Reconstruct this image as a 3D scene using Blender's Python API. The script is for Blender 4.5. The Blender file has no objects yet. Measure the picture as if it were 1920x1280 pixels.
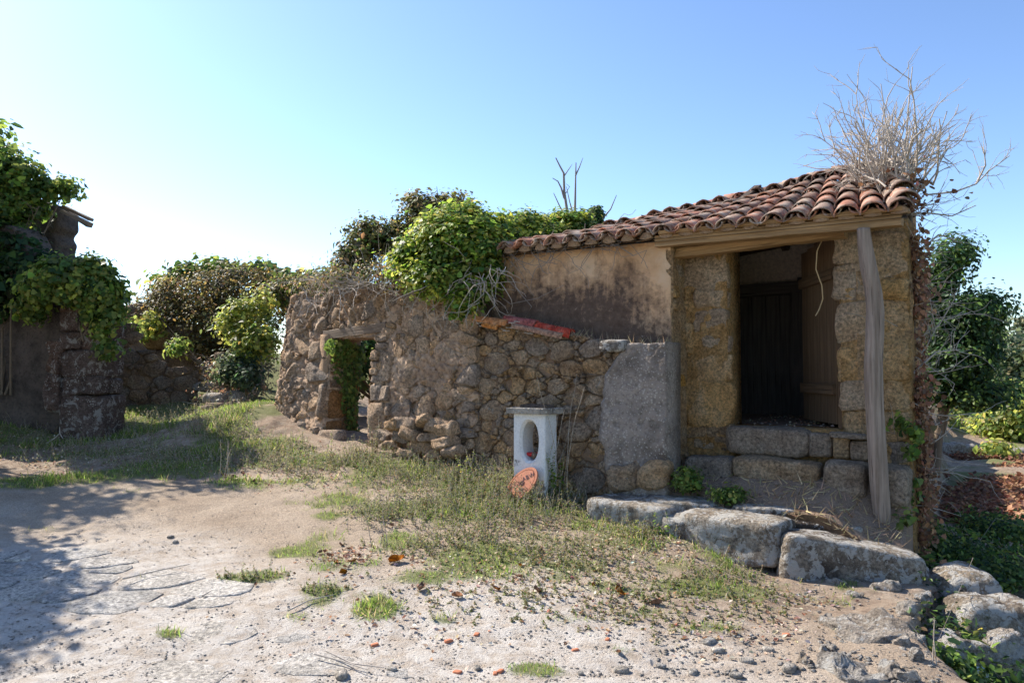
import bpy, math, random
import numpy as np
from mathutils import Vector, Matrix

# ------------------------------------------------------------------ camera, sky, sun, exposure
SC = bpy.context.scene
COL = SC.collection
EYE = 1.6
FPX = 1440.0                      # focal length in pixels of the 1920 wide photograph
PITCH = math.atan(60.0 / FPX)
U = Vector((-0.833, 0.553, 0)).normalized()      # along the house front, towards the left
NI = Vector((-U.y * -1, -U.x, 0))                # into the house
P0 = Vector((3.245, 6.4, 0))                     # right end of the eave line

cam_d = bpy.data.cameras.new('camera')
cam = bpy.data.objects.new('camera', cam_d)
COL.objects.link(cam)
cam.location = (0, 0, EYE)
cam.rotation_euler = (math.radians(90) + PITCH, 0, 0)
cam_d.sensor_width = 36.0
cam_d.lens = 27.0
cam_d.clip_start = 0.05
cam_d.clip_end = 2000
SC.camera = cam

SUN_EL = math.radians(41)
SUN_OFF = math.radians(0.6)
TS = (U * math.cos(SUN_OFF) + NI * math.sin(SUN_OFF)).normalized()   # horizontal direction to the sun
world = bpy.data.worlds.new('World')
SC.world = world
world.use_nodes = True
wn = world.node_tree
wn.nodes.clear()
sky = wn.nodes.new('ShaderNodeTexSky')
sky.sky_type = 'NISHITA'
sky.sun_disc = False
sky.sun_elevation = SUN_EL
sky.sun_rotation = math.atan2(TS.x, TS.y)
sky.air_density = 1.0
sky.dust_density = 0.5
sky.ozone_density = 3.5
bg = wn.nodes.new('ShaderNodeBackground')
bg.inputs['Strength'].default_value = 0.86
wo = wn.nodes.new('ShaderNodeOutputWorld')
sc0 = wn.nodes.new('ShaderNodeVectorMath'); sc0.operation = 'SCALE'; sc0.inputs['Scale'].default_value = 0.1
gm0 = wn.nodes.new('ShaderNodeGamma'); gm0.inputs['Gamma'].default_value = 1.18
hs0 = wn.nodes.new('ShaderNodeHueSaturation'); hs0.inputs['Saturation'].default_value = 0.98; hs0.inputs['Hue'].default_value = 0.502
wn.links.new(sky.outputs[0], sc0.inputs[0]); wn.links.new(sc0.outputs[0], gm0.inputs['Color'])
wn.links.new(gm0.outputs[0], hs0.inputs['Color']); wn.links.new(hs0.outputs[0], bg.inputs['Color'])
wn.links.new(bg.outputs[0], wo.inputs['Surface'])

sun_d = bpy.data.lights.new('sun', 'SUN')
sun_d.energy = 3.0
sun_d.angle = math.radians(0.53)
sun_d.color = (1.0, 0.93, 0.82)
sun = bpy.data.objects.new('sun', sun_d)
COL.objects.link(sun)
sun.rotation_euler = Vector((TS.x * math.cos(SUN_EL), TS.y * math.cos(SUN_EL), math.sin(SUN_EL))).to_track_quat('Z', 'Y').to_euler()
sun.location = (-20, 20, 30)

vs = SC.view_settings
vs.view_transform = 'Standard'
vs.look = 'None'
vs.exposure = 1.72
vs.gamma = 1.0
vs.use_curve_mapping = False
SC.render.engine = 'CYCLES'
SC.cycles.max_bounces = 6
SC.cycles.diffuse_bounces = 4
SC.cycles.transmission_bounces = 3
SC.cycles.transparent_max_bounces = 4

# ------------------------------------------------------------------ helpers
random.seed(7)
RNG = np.random.default_rng(7)

def _h(ix, iy, iz, seed):
    n = (ix * 374761393 + iy * 668265263 + iz * 2147483647 + seed * 144269504) & 0xffffffff
    n = ((n ^ (n >> 13)) * 1274126177) & 0xffffffff
    n = ((n ^ (n >> 16)) * 2246822519) & 0xffffffff
    return ((n ^ (n >> 15)) & 0xffffff) / float(0xffffff)

def vn(x, y, z=0.0, seed=0):
    """value noise, -1..1, arrays allowed"""
    x, y, z = np.broadcast_arrays(np.asarray(x, float), np.asarray(y, float), np.asarray(z, float))
    ix, iy, iz = np.floor(x).astype(np.int64), np.floor(y).astype(np.int64), np.floor(z).astype(np.int64)
    fx, fy, fz = x - ix, y - iy, z - iz
    fx, fy, fz = [f * f * (3 - 2 * f) for f in (fx, fy, fz)]
    def c(a, b, d): return _h(ix + a, iy + b, iz + d, seed)
    x00 = c(0,0,0) * (1-fx) + c(1,0,0) * fx
    x10 = c(0,1,0) * (1-fx) + c(1,1,0) * fx
    x01 = c(0,0,1) * (1-fx) + c(1,0,1) * fx
    x11 = c(0,1,1) * (1-fx) + c(1,1,1) * fx
    y0 = x00 * (1-fy) + x10 * fy
    y1 = x01 * (1-fy) + x11 * fy
    return (y0 * (1-fz) + y1 * fz) * 2 - 1

def fbm(x, y, z=0.0, octs=4, seed=0, gain=0.5):
    s, a, f = 0.0, 1.0, 1.0
    for k in range(octs):
        s = s + a * vn(np.asarray(x) * f, np.asarray(y) * f, np.asarray(z) * f, seed + k * 17)
        a *= gain; f *= 2.03
    return s

def sst(e0, e1, x):
    t = np.clip((np.asarray(x, float) - e0) / (e1 - e0), 0, 1)
    return t * t * (3 - 2 * t)

def xedge(y):
    """where the yard drops off to the right"""
    y = np.asarray(y, float)
    return np.where(y < 7, 2.40 + 0.33 * (y - 3.5) + 0.16 * vn(y * 1.7, 3.3, 0, 21) + 0.07 * vn(y * 5.5, 3.3, 0, 22) - 0.40 * sst(6.0, 5.2, y), 3.575 + 0.55 * (y - 7))
def gz(x, y):
    """terrain height"""
    x = np.asarray(x, float); y = np.asarray(y, float)
    lane = np.where(y > 4, 0.09 * (y - 4), 0.045 * (y - 4))
    lane = np.where(y > 14, 0.9 + 0.02 * (y - 14), lane)
    lane = np.where(y > 40, 1.42, lane)
    lane = lane + 0.30 * np.exp(-(((x + 3.9) / 1.6) ** 2 + ((y - 11.6) / 1.4) ** 2))
    lane = lane + 0.30 * np.exp(-(((x + 6.2) / 2.0) ** 2 + ((y - 13.4) / 1.5) ** 2))
    lane = lane + 0.9 * sst(14.5, 18, y) * sst(0.5, -2.0, x)
    lane = lane + 0.25 * sst(-6.2, -8.5, x) * sst(7.5, 10, y)
    q = (x - P0.x) * -NI.x + (y - P0.y) * -NI.y; t = (x - P0.x) * U.x + (y - P0.y) * U.y
    lane = lane + 0.19 * np.where(q > 0.2, np.exp(-((q - 0.2) / 0.9) ** 2), sst(-1.2, -0.4, q)) * sst(2.7, 3.6, t) * sst(9.8, 8.2, t)
    lane = lane - 0.17 * sst(1.2, 2.2, x) * sst(4.4, 5.6, y) * sst(7.6, 6.8, y)
    xe = xedge(y)
    e = sst(0.0, 0.3, x - xe)
    zr = -0.5 + 0.028 * np.maximum(y - 6, 0)
    zr = np.where(y > 30, 0.17 + 0.05 * (y - 30), zr)
    zr = np.minimum(zr, 3.0)
    zr = zr - 0.25 * sst(6.0, 3.0, y) - 0.3 * np.exp(-((x - xe - 0.45) / 0.35) ** 2) * sst(8, 6.5, y) - 0.3 * sst(9, 6.5, y)
    return lane * (1 - e) + zr * e

def g1(x, y): return float(gz(x, y))

FW = Vector((0, math.cos(PITCH), math.sin(PITCH)))
UPV = Vector((0, -math.sin(PITCH), math.cos(PITCH)))
CAMP = Vector((0, 0, EYE))
def ray(px, py):
    return FW + Vector(((px - 960) / FPX, 0, 0)) + UPV * ((640 - py) / FPX)
def at(px, py, Y):
    r = ray(px, py)
    return CAMP + r * (Y / r.y)
_KS = 2.0 * 1.028 ** np.arange(150)
def gp(px, py):
    """where the sight line meets the ground"""
    r = ray(px, py)
    h = EYE + r.z * _KS - gz(r.x * _KS, r.y * _KS)
    i = int(np.argmax(h < 0)) if (h < 0).any() else len(_KS) - 1
    k = np.linspace(_KS[max(0, i - 1)], _KS[i], 40)
    h = EYE + r.z * k - gz(r.x * k, r.y * k)
    k = k[int(np.argmax(h < 0))] if (h < 0).any() else k[-1]
    return Vector((r.x * k, r.y * k, float(EYE + r.z * k)))
def gpv(px, py):
    """the same for arrays: (n, 3) points"""
    px = np.asarray(px, float); py = np.asarray(py, float)
    bb = (640 - py) / FPX
    R = np.stack([(px - 960) / FPX, math.cos(PITCH) - math.sin(PITCH) * bb, math.sin(PITCH) + math.cos(PITCH) * bb], 1)
    lo = np.full(len(px), 2.0); hi = np.full(len(px), 2.0); done = np.zeros(len(px), bool)
    for k in _KS:
        below = EYE + R[:, 2] * k < gz(R[:, 0] * k, R[:, 1] * k)
        new = below & ~done; hi[new] = k; done |= below
        lo[~done] = k; hi[~done] = k
    for k in range(16):
        m = (lo + hi) / 2; below = EYE + R[:, 2] * m < gz(R[:, 0] * m, R[:, 1] * m)
        hi = np.where(below, m, hi); lo = np.where(below, lo, m)
    return R * hi[:, None] + np.array([0, 0, EYE])
def fac(px, py, inward=0.0):
    """(t, z) where the sight line meets the plane parallel to the house front"""
    r = ray(px, py); q = P0 + NI * inward
    k = (q - CAMP).dot(NI) / r.dot(NI)
    p = CAMP + r * k
    return ((p - q).dot(U), p.z)
def onz(px, py, z):
    r = ray(px, py); k = (z - EYE) / r.z
    return CAMP + r * k

def wloc(o):
    v = Vector((0, 0, 0))
    while o is not None:
        v = v + o.location; o = o.parent
    return v
def mesh_data(name, verts, faces, smooth=False):
    me = bpy.data.meshes.new(name)
    if isinstance(faces, np.ndarray):
        nv, nf, k = len(verts), len(faces), faces.shape[1]
        me.vertices.add(nv); me.loops.add(nf * k); me.polygons.add(nf)
        me.vertices.foreach_set('co', np.asarray(verts, np.float32).ravel())
        me.loops.foreach_set('vertex_index', faces.astype(np.int32).ravel())
        me.polygons.foreach_set('loop_start', np.arange(0, nf * k, k, dtype=np.int32))
        if smooth: me.polygons.foreach_set('use_smooth', np.ones(nf, bool))
        me.update(calc_edges=True); me.validate()
    else:
        me.from_pydata([tuple(v) for v in verts], [], [tuple(f) for f in faces])
        if smooth: me.polygons.foreach_set('use_smooth', np.ones(len(me.polygons), bool))
        me.update()
    return me
def link(name, data, mat=None, parent=None, loc=(0, 0, 0)):
    o = bpy.data.objects.new(name, data)
    COL.objects.link(o)
    if mat is not None and not data.materials: data.materials.append(mat)
    loc = Vector(loc)
    if parent is not None:
        o.parent = parent; loc = loc - wloc(parent)
    o.location = loc
    return o
def mobj(name, verts, faces, mat, parent=None, smooth=False, origin=None):
    """one mesh object from world-space vertices; its origin goes to the middle of its base"""
    v = np.array([tuple(p) for p in verts], float) if not isinstance(verts, np.ndarray) else verts
    if origin is None:
        mn, mx = v.min(0), v.max(0)
        origin = ((mn[0] + mx[0]) / 2, (mn[1] + mx[1]) / 2, mn[2])
    me = mesh_data(name, v - np.array(origin), faces, smooth)
    return link(name, me, mat, parent, origin)
def empty(name, loc):
    o = bpy.data.objects.new(name, None); COL.objects.link(o)
    o.empty_display_size = 0.2; o.location = loc
    return o
def tag(o, label, cat, group=None, kind=None):
    o['label'] = label; o['category'] = cat
    if group: o['group'] = group
    o['kind'] = kind or 'thing'
    return o

# ------------------------------------------------------------------ materials
def ND(nt, typ, ins=None, **props):
    n = nt.nodes.new(typ)
    for k, v in props.items(): setattr(n, k, v)
    for k, v in (ins or {}).items():
        s = n.inputs[k]
        if isinstance(v, bpy.types.NodeSocket): nt.links.new(v, s)
        else: s.default_value = v
    return n
def c4(c): return (c[0], c[1], c[2], 1.0)
def ramp(nt, fac_, stops):
    r = nt.nodes.new('ShaderNodeValToRGB')
    el = r.color_ramp.elements
    el[0].position, el[0].color = stops[0][0], c4(stops[0][1])
    el[1].position, el[1].color = stops[-1][0], c4(stops[-1][1])
    for p, c in stops[1:-1]:
        e = el.new(p); e.color = c4(c)
    nt.links.new(fac_, r.inputs[0])
    return r.outputs[0]
def mixc(nt, f, a, b, mode='MIX'):
    m = nt.nodes.new('ShaderNodeMix'); m.data_type = 'RGBA'; m.blend_type = mode
    for i, v in ((0, f), (6, a), (7, b)):
        if isinstance(v, bpy.types.NodeSocket): nt.links.new(v, m.inputs[i])
        else: m.inputs[i].default_value = v if i == 0 else c4(v)
    return m.outputs[2]
def noise(nt, vec, scale, detail=6, rough=0.6, dist=0.0):
    n = ND(nt, 'ShaderNodeTexNoise', {'Scale': scale, 'Detail': detail, 'Roughness': rough, 'Distortion': dist})
    if vec is not None: nt.links.new(vec, n.inputs['Vector'])
    return n.outputs['Fac']
def mth(nt, op, a, b=0.0):
    n = nt.nodes.new('ShaderNodeMath'); n.operation = op
    for i, v in ((0, a), (1, b)):
        if isinstance(v, bpy.types.NodeSocket): nt.links.new(v, n.inputs[i])
        else: n.inputs[i].default_value = v
    return n.outputs[0]
def new_mat(name):
    m = bpy.data.materials.new(name); m.use_nodes = True
    nt = m.node_tree; nt.nodes.clear()
    out = nt.nodes.new('ShaderNodeOutputMaterial')
    b = nt.nodes.new('ShaderNodeBsdfPrincipled')
    b.inputs['Specular IOR Level'].default_value = 0.25
    nt.links.new(b.outputs[0], out.inputs['Surface'])
    return m, nt, b, out
def setin(nt, b, k, v):
    if isinstance(v, bpy.types.NodeSocket): nt.links.new(v, b.inputs[k])
    else: b.inputs[k].default_value = c4(v) if k == 'Base Color' else v
def wpos(nt): return nt.nodes.new('ShaderNodeNewGeometry').outputs['Position']
def bump(nt, b, parts, dist=0.01, strength=1.0):
    h = None
    for s, w in parts:
        t = mth(nt, 'MULTIPLY', s, w)
        h = t if h is None else mth(nt, 'ADD', h, t)
    bp = ND(nt, 'ShaderNodeBump', {'Strength': strength, 'Distance': dist, 'Height': h})
    nt.links.new(bp.outputs[0], b.inputs['Normal'])

def contr(nt, n, k):
    c = mth(nt, 'ADD', mth(nt, 'MULTIPLY', mth(nt, 'SUBTRACT', n, 0.5), k), 0.5)
    nt.nodes[-1].use_clamp = True
    return c
def mat_stone(name, cs, lichen=0.25, lich_col=(0.42, 0.40, 0.35), moss=0.0, vary=0.35, bscale=1.0, scale=4.0, dark=None):
    m, nt, b, out = new_mat(name)
    p = wpos(nt)
    n1 = noise(nt, p, scale, 8, 0.65)
    col = ramp(nt, n1, [(0.3 + 0.4 * i / (len(cs) - 1), c) for i, c in enumerate(cs)])
    rnd = nt.nodes.new('ShaderNodeObjectInfo').outputs['Random']
    n2 = noise(nt, p, 38, 5, 0.7)
    val = mth(nt, 'ADD', mth(nt, 'MULTIPLY', rnd, vary), 1.0 - vary * 0.5)
    val = mth(nt, 'MULTIPLY', val, mth(nt, 'ADD', mth(nt, 'MULTIPLY', contr(nt, n2, 3.0), 1.1), 0.4))
    val = mth(nt, 'MULTIPLY', val, mth(nt, 'ADD', mth(nt, 'MULTIPLY', contr(nt, noise(nt, p, 170, 3, 0.7), 2.0), 0.6), 0.7))
    hs = ND(nt, 'ShaderNodeHueSaturation', {'Color': col, 'Value': val,
            'Saturation': mth(nt, 'ADD', mth(nt, 'MULTIPLY', rnd, 0.5), 0.75)})
    col = hs.outputs[0]
    if dark:
        nd = noise(nt, p, 1.7, 6, 0.7)
        col = mixc(nt, ramp(nt, nd, [(0.48, (0, 0, 0)), (0.62, (1, 1, 1))]), col, dark)
    if moss > 0:
        nm = noise(nt, p, 6.5, 6, 0.7)
        col = mixc(nt, ramp(nt, nm, [(0.66 - moss, (0, 0, 0)), (0.74 - moss, (1, 1, 1))]), col, (0.10, 0.10, 0.03))
    if lichen > 0:
        nl = noise(nt, p, 9, 8, 0.72, 0.6)
        col = mixc(nt, ramp(nt, nl, [(0.70 - lichen * 0.4, (0, 0, 0)), (0.74 - lichen * 0.4, (0.85, 0.85, 0.85))]), col, lich_col)
        vo = ND(nt, 'ShaderNodeTexVoronoi', {'Vector': p, 'Scale': 32.0}).outputs['Distance']
        gate = noise(nt, p, 7, 3, 0.5)
        sp = mth(nt, 'LESS_THAN', vo, mth(nt, 'MULTIPLY', mth(nt, 'SUBTRACT', gate, 0.42), lichen * 4.0))
        col = mixc(nt, mth(nt, 'MULTIPLY', sp, 0.7), col, tuple(min(0.6, x * 1.25) for x in lich_col))
    setin(nt, b, 'Base Color', col); setin(nt, b, 'Roughness', 0.9)
    n3 = noise(nt, p, 120, 4, 0.7)
    nb = noise(nt, p, 17, 6, 0.7)
    bump(nt, b, [(n1, 0.8), (nb, 0.9), (n2, 0.8), (n3, 0.4)], 0.08 * bscale)
    return m

def mat_leaf(name, trans=0.5, rough=0.5):
    m, nt, b, out = new_mat(name)
    a = ND(nt, 'ShaderNodeAttribute'); a.attribute_name = 'tint'
    setin(nt, b, 'Base Color', a.outputs['Color']); setin(nt, b, 'Roughness', rough)
    b.inputs['Specular IOR Level'].default_value = 0.3
    tr = nt.nodes.new('ShaderNodeBsdfTranslucent')
    hs = ND(nt, 'ShaderNodeHueSaturation', {'Color': a.outputs['Color'], 'Hue': 0.485, 'Saturation': 1.0, 'Value': 1.9})
    nt.links.new(hs.outputs[0], tr.inputs['Color'])
    mx = nt.nodes.new('ShaderNodeMixShader'); mx.inputs[0].default_value = trans
    nt.links.new(b.outputs[0], mx.inputs[1]); nt.links.new(tr.outputs[0], mx.inputs[2])
    nt.links.new(mx.outputs[0], out.inputs['Surface'])
    return m
def mat_wood(name, c1, c2, vary=0.2, axis=2, scale=1.0, crack=True):
    m, nt, b, out = new_mat(name)
    tc = nt.nodes.new('ShaderNodeTexCoord').outputs['Object']
    mp = nt.nodes.new('ShaderNodeMapping')
    sc = [34 * scale] * 3; sc[axis] = 1.6 * scale
    mp.inputs['Scale'].default_value = sc
    nt.links.new(tc, mp.inputs['Vector'])
    n1 = noise(nt, mp.outputs[0], 1.0, 6, 0.65, 0.3)
    n0 = noise(nt, tc, 2.3, 4, 0.6)
    col = ramp(nt, n1, [(0.3, c1), (0.68, c2)])
    rnd = nt.nodes.new('ShaderNodeObjectInfo').outputs['Random']
    val = mth(nt, 'ADD', mth(nt, 'MULTIPLY', rnd, vary), 0.62)
    val = mth(nt, 'ADD', val, mth(nt, 'MULTIPLY', n0, 0.6))
    col = ND(nt, 'ShaderNodeHueSaturation', {'Color': col, 'Value': val}).outputs[0]
    mp2 = nt.nodes.new('ShaderNodeMapping'); s2 = [60 * scale] * 3; s2[axis] = 0.8 * scale
    mp2.inputs['Scale'].default_value = s2; nt.links.new(tc, mp2.inputs['Vector'])
    n2 = noise(nt, mp2.outputs[0], 1.0, 3, 0.6, 0.2)
    if crack:
        cr = ramp(nt, n2, [(0.30, (1, 1, 1)), (0.37, (0, 0, 0))])
        col = mixc(nt, cr, col, tuple(x * 0.22 for x in c1))
    setin(nt, b, 'Base Color', col); setin(nt, b, 'Roughness', 0.85)
    bump(nt, b, [(n1, 0.7), (n2, 0.6)], 0.012)
    return m
def mat_flat(name, c, rough=0.85, var=0.3, scale=9.0, bdist=0.004):
    m, nt, b, out = new_mat(name)
    p = wpos(nt)
    n1 = noise(nt, p, scale, 6, 0.65); n2 = noise(nt, p, scale * 9, 4, 0.65)
    val = mth(nt, 'ADD', mth(nt, 'MULTIPLY', n1, var * 2), 1.0 - var)
    val = mth(nt, 'MULTIPLY', val, mth(nt, 'ADD', mth(nt, 'MULTIPLY', contr(nt, n2, 2.0), 0.7), 0.65))
    col = ND(nt, 'ShaderNodeHueSaturation', {'Color': c4(c), 'Value': val}).outputs[0]
    setin(nt, b, 'Base Color', col); setin(nt, b, 'Roughness', rough)
    bump(nt, b, [(n1, 1.0), (n2, 0.4)], bdist)
    return m

M = {}
M['rubble'] = mat_stone('rubble stone', [(0.31, 0.195, 0.115), (0.50, 0.345, 0.215), (0.61, 0.46, 0.315)], 0.2, vary=.5)
M['ruin'] = mat_stone('ruin stone', [(0.36, 0.24, 0.155), (0.56, 0.395, 0.265), (0.68, 0.52, 0.38)], 0.14, vary=.5)
M['jamb'] = mat_stone('jamb stone', [(0.28, 0.15, 0.075), (0.38, 0.22, 0.12), (0.42, 0.28, 0.17)], 0.08)
M['ashlar'] = mat_stone('ashlar granite', [(0.49, 0.28, 0.13), (0.67, 0.43, 0.215), (0.74, 0.54, 0.33)], 0.06, moss=0.0, scale=3.0, vary=.3)
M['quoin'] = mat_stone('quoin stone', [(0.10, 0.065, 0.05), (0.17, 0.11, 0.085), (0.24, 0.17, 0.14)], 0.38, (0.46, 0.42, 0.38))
M['lowstone'] = mat_stone('low wall stone', [(0.20, 0.14, 0.10), (0.29, 0.21, 0.15), (0.36, 0.29, 0.22)], 0.15)
M['slab'] = mat_stone('granite slab', [(0.24, 0.19, 0.145), (0.40, 0.34, 0.275), (0.58, 0.53, 0.46)], 0.5, (0.68, 0.65, 0.60), moss=0.03, vary=0.2, dark=(0.10, 0.075, 0.06))
M['step'] = mat_stone('step stone', [(0.30, 0.20, 0.125), (0.45, 0.325, 0.215), (0.54, 0.42, 0.30)], 0.15)
M['boulder'] = mat_stone('boulder', [(0.26, 0.21, 0.165), (0.42, 0.36, 0.30), (0.56, 0.51, 0.45)], 0.4, (0.62, 0.59, 0.54), moss=0.02)
M['flag'] = mat_stone('flagstone', [(0.36, 0.33, 0.29), (0.50, 0.46, 0.41), (0.62, 0.58, 0.53)], 0.05, vary=0.25, bscale=0.4)
M['pebble'] = mat_stone('pebble', [(0.46, 0.40, 0.33), (0.58, 0.52, 0.45), (0.68, 0.63, 0.56)], 0.0, vary=0.5)
M['leaf'] = mat_leaf('leaf')
M['dryleaf'] = mat_leaf('dry leaf', 0.2, 0.7)
M['bark'] = mat_flat('bark', (0.16, 0.12, 0.085), 0.9, 0.35, 14, 0.01)
M['twig'] = mat_flat('dead twig', (0.42, 0.365, 0.31), 0.9, 0.3, 12, 0.002)
M['greytwig'] = mat_flat('grey twig', (0.26, 0.22, 0.19), 0.9, 0.3, 12, 0.002)
M['post'] = mat_wood('weathered post', (0.16, 0.115, 0.085), (0.36, 0.28, 0.225))
M['beam'] = mat_wood('eave beam', (0.20, 0.115, 0.05), (0.40, 0.25, 0.12), axis=0)
M['lintel'] = mat_wood('lintel wood', (0.13, 0.095, 0.07), (0.27, 0.205, 0.155), axis=0)
M['door'] = mat_wood('door wood', (0.07, 0.042, 0.022), (0.16, 0.10, 0.055), axis=0)
M['doordark'] = mat_wood('inner door wood', (0.05, 0.043, 0.04), (0.11, 0.095, 0.085), axis=0)
M['rafter'] = mat_wood('rafter wood', (0.05, 0.035, 0.025), (0.10, 0.07, 0.045), axis=0)
M['inplaster'] = mat_flat('interior plaster', (0.46, 0.38, 0.30), 0.9, 0.2, 3)
M['dirt'] = mat_flat('dirt', (0.22, 0.155, 0.11), 0.95, 0.35, 7, 0.02)
M['soil'] = mat_flat('dark soil', (0.10, 0.07, 0.05), 0.95, 0.4, 5, 0.03)
M['mortar'] = mat_flat('lime mortar', (0.30, 0.205, 0.135), 0.95, 0.35, 5, 0.03)
M['darkmortar'] = mat_flat('earth mortar', (0.21, 0.14, 0.09), 0.95, 0.4, 7, 0.03)
M['red'] = mat_flat('red wax', (0.55, 0.03, 0.03), 0.4, 0.1, 9)
M['rope'] = mat_flat('cord', (0.42, 0.30, 0.16), 0.9, 0.2, 30)
M['white'] = mat_flat('painted sheet', (0.62, 0.66, 0.70), 0.6, 0.15, 4)
def mat_plaster():
    m, nt, b, out = new_mat('old plaster')
    p = wpos(nt)
    sub = ND(nt, 'ShaderNodeVectorMath', {0: p, 1: tuple(P0)}, operation='SUBTRACT')
    t = ND(nt, 'ShaderNodeVectorMath', {0: sub.outputs[0], 1: tuple(U)}, operation='DOT_PRODUCT').outputs['Value']
    z = ND(nt, 'ShaderNodeSeparateXYZ', {0: p}).outputs['Z']
    n1 = noise(nt, p, 2.2, 8, 0.65); n2 = noise(nt, p, 16, 6, 0.7); n3 = noise(nt, p, 90, 4, 0.7)
    col = ramp(nt, n1, [(0.32, (0.48, 0.27, 0.13)), (0.5, (0.65, 0.40, 0.22)), (0.68, (0.70, 0.49, 0.31))])
    # mould stain rising from the ledge
    e = mth(nt, 'ADD', z, mth(nt, 'MULTIPLY', mth(nt, 'SUBTRACT', n1, 0.5), 1.3))
    e = mth(nt, 'ADD', e, mth(nt, 'MULTIPLY', mth(nt, 'SUBTRACT', n2, 0.5), 0.9))
    stv = ND(nt, 'ShaderNodeVectorMath', {0: p, 1: (9.0, 9.0, 0.8)}, operation='MULTIPLY').outputs[0]
    stn = noise(nt, stv, 1.0, 5, 0.65)
    e = mth(nt, 'ADD', e, mth(nt, 'MULTIPLY', mth(nt, 'SUBTRACT', stn, 0.5), 0.8))
    e = mth(nt, 'ADD', e, mth(nt, 'MULTIPLY', mth(nt, 'MAXIMUM', mth(nt, 'SUBTRACT', 2.75, t), 0.0), 0.55))
    e = mth(nt, 'SUBTRACT', e, mth(nt, 'MULTIPLY', mth(nt, 'MAXIMUM', mth(nt, 'SUBTRACT', t, 3.6), 0.0), 0.12))
    g = ramp(nt, mth(nt, 'SUBTRACT', e, 2.0), [(0.34, (1, 1, 1)), (0.86, (0, 0, 0))])
    dk = ramp(nt, n2, [(0.3, (0.045, 0.03, 0.026)), (0.7, (0.13, 0.09, 0.07))])
    col = mixc(nt, mth(nt, 'MULTIPLY', g, 0.93), col, dk)
    sp = ramp(nt, noise(nt, p, 11, 8, 0.75), [(0.64, (0, 0, 0)), (0.69, (0.8, 0.8, 0.8))])
    col = mixc(nt, sp, col, (0.40, 0.32, 0.24))
    setin(nt, b, 'Base Color', col); setin(nt, b, 'Roughness', 0.95)
    bump(nt, b, [(n1, 1.0), (n2, 0.8), (n3, 0.25)], 0.03)
    return m
M['plaster'] = mat_plaster()
def mat_render():
    m, nt, b, out = new_mat('wall render')
    p = wpos(nt)
    n1 = noise(nt, p, 1.6, 8, 0.65, 0.4); n2 = noise(nt, p, 14, 7, 0.72); n3 = noise(nt, p, 70, 5, 0.7)
    col = ramp(nt, n1, [(0.32, (0.30, 0.20, 0.135)), (0.5, (0.53, 0.365, 0.245)), (0.66, (0.66, 0.48, 0.335))])
    col = mixc(nt, ramp(nt, n2, [(0.40, (0.75, 0.75, 0.75)), (0.53, (0, 0, 0))]), col, (0.17, 0.115, 0.08))
    sp = ramp(nt, noise(nt, p, 7, 9, 0.78), [(0.62, (0, 0, 0)), (0.68, (0.8, 0.8, 0.8))])
    col = mixc(nt, sp, col, (0.40, 0.33, 0.26))
    setin(nt, b, 'Base Color', col); setin(nt, b, 'Roughness', 0.95)
    bump(nt, b, [(n1, 0.6), (n2, 1.0), (n3, 0.35)], 0.035)
    return m
M['render'] = mat_render()
def mat_concrete(name, base=(0.27, 0.225, 0.19), agg=(0.50, 0.45, 0.39), stain=(0.10, 0.08, 0.065), asc=36.0, thr=0.42):
    m, nt, b, out = new_mat(name)
    p = wpos(nt)
    n1 = noise(nt, p, 2.6, 8, 0.65); n2 = noise(nt, p, 22, 6, 0.7)
    col = ramp(nt, contr(nt, n1, 1.5), [(0.2, stain), (0.48, base), (0.8, tuple(x * 1.4 for x in base))])
    vo = ND(nt, 'ShaderNodeTexVoronoi', {'Vector': p, 'Scale': asc})
    gate = noise(nt, p, 5, 3, 0.5)
    sp = mth(nt, 'LESS_THAN', vo.outputs['Distance'], mth(nt, 'MULTIPLY', gate, thr * 1.3))
    col = mixc(nt, mth(nt, 'MULTIPLY', sp, 0.6), col, agg)
    col = mixc(nt, ramp(nt, n2, [(0.36, (0.6, 0.6, 0.6)), (0.5, (0, 0, 0))]), col, stain)
    setin(nt, b, 'Base Color', col); setin(nt, b, 'Roughness', 0.95)
    n3 = noise(nt, p, 110, 4, 0.7)
    bump(nt, b, [(n1, 0.5), (n2, 0.8), (n3, 0.4), (vo.outputs['Distance'], -0.5)], 0.02)
    return m
M['concrete'] = mat_concrete('rough concrete')
M['capconcrete'] = mat_concrete('lichened concrete', (0.36, 0.32, 0.27), (0.55, 0.52, 0.46), (0.14, 0.12, 0.10))
def mat_white():
    m, nt, b, out = new_mat('white paint')
    p = wpos(nt)
    n1 = noise(nt, p, 7, 8, 0.7); n2 = noise(nt, p, 45, 5, 0.7)
    z = ND(nt, 'ShaderNodeSeparateXYZ', {0: p}).outputs['Z']
    col = ramp(nt, n2, [(0.3, (0.58, 0.57, 0.56)), (0.6, (0.76, 0.75, 0.73))])
    fl = mth(nt, 'ADD', n1, mth(nt, 'MULTIPLY', mth(nt, 'SUBTRACT', 0.80, z), 0.26))
    col = mixc(nt, ramp(nt, fl, [(0.60, (0, 0, 0)), (0.66, (0.85, 0.85, 0.85))]), col, (0.14, 0.12, 0.105))
    col = mixc(nt, ramp(nt, n2, [(0.62, (0, 0, 0)), (0.7, (0.6, 0.6, 0.6))]), col, (0.36, 0.34, 0.32))
    setin(nt, b, 'Base Color', col); setin(nt, b, 'Roughness', 0.85)
    bump(nt, b, [(n1, 0.3), (n2, 0.6)], 0.012)
    return m
M['shrine'] = mat_white()
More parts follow.
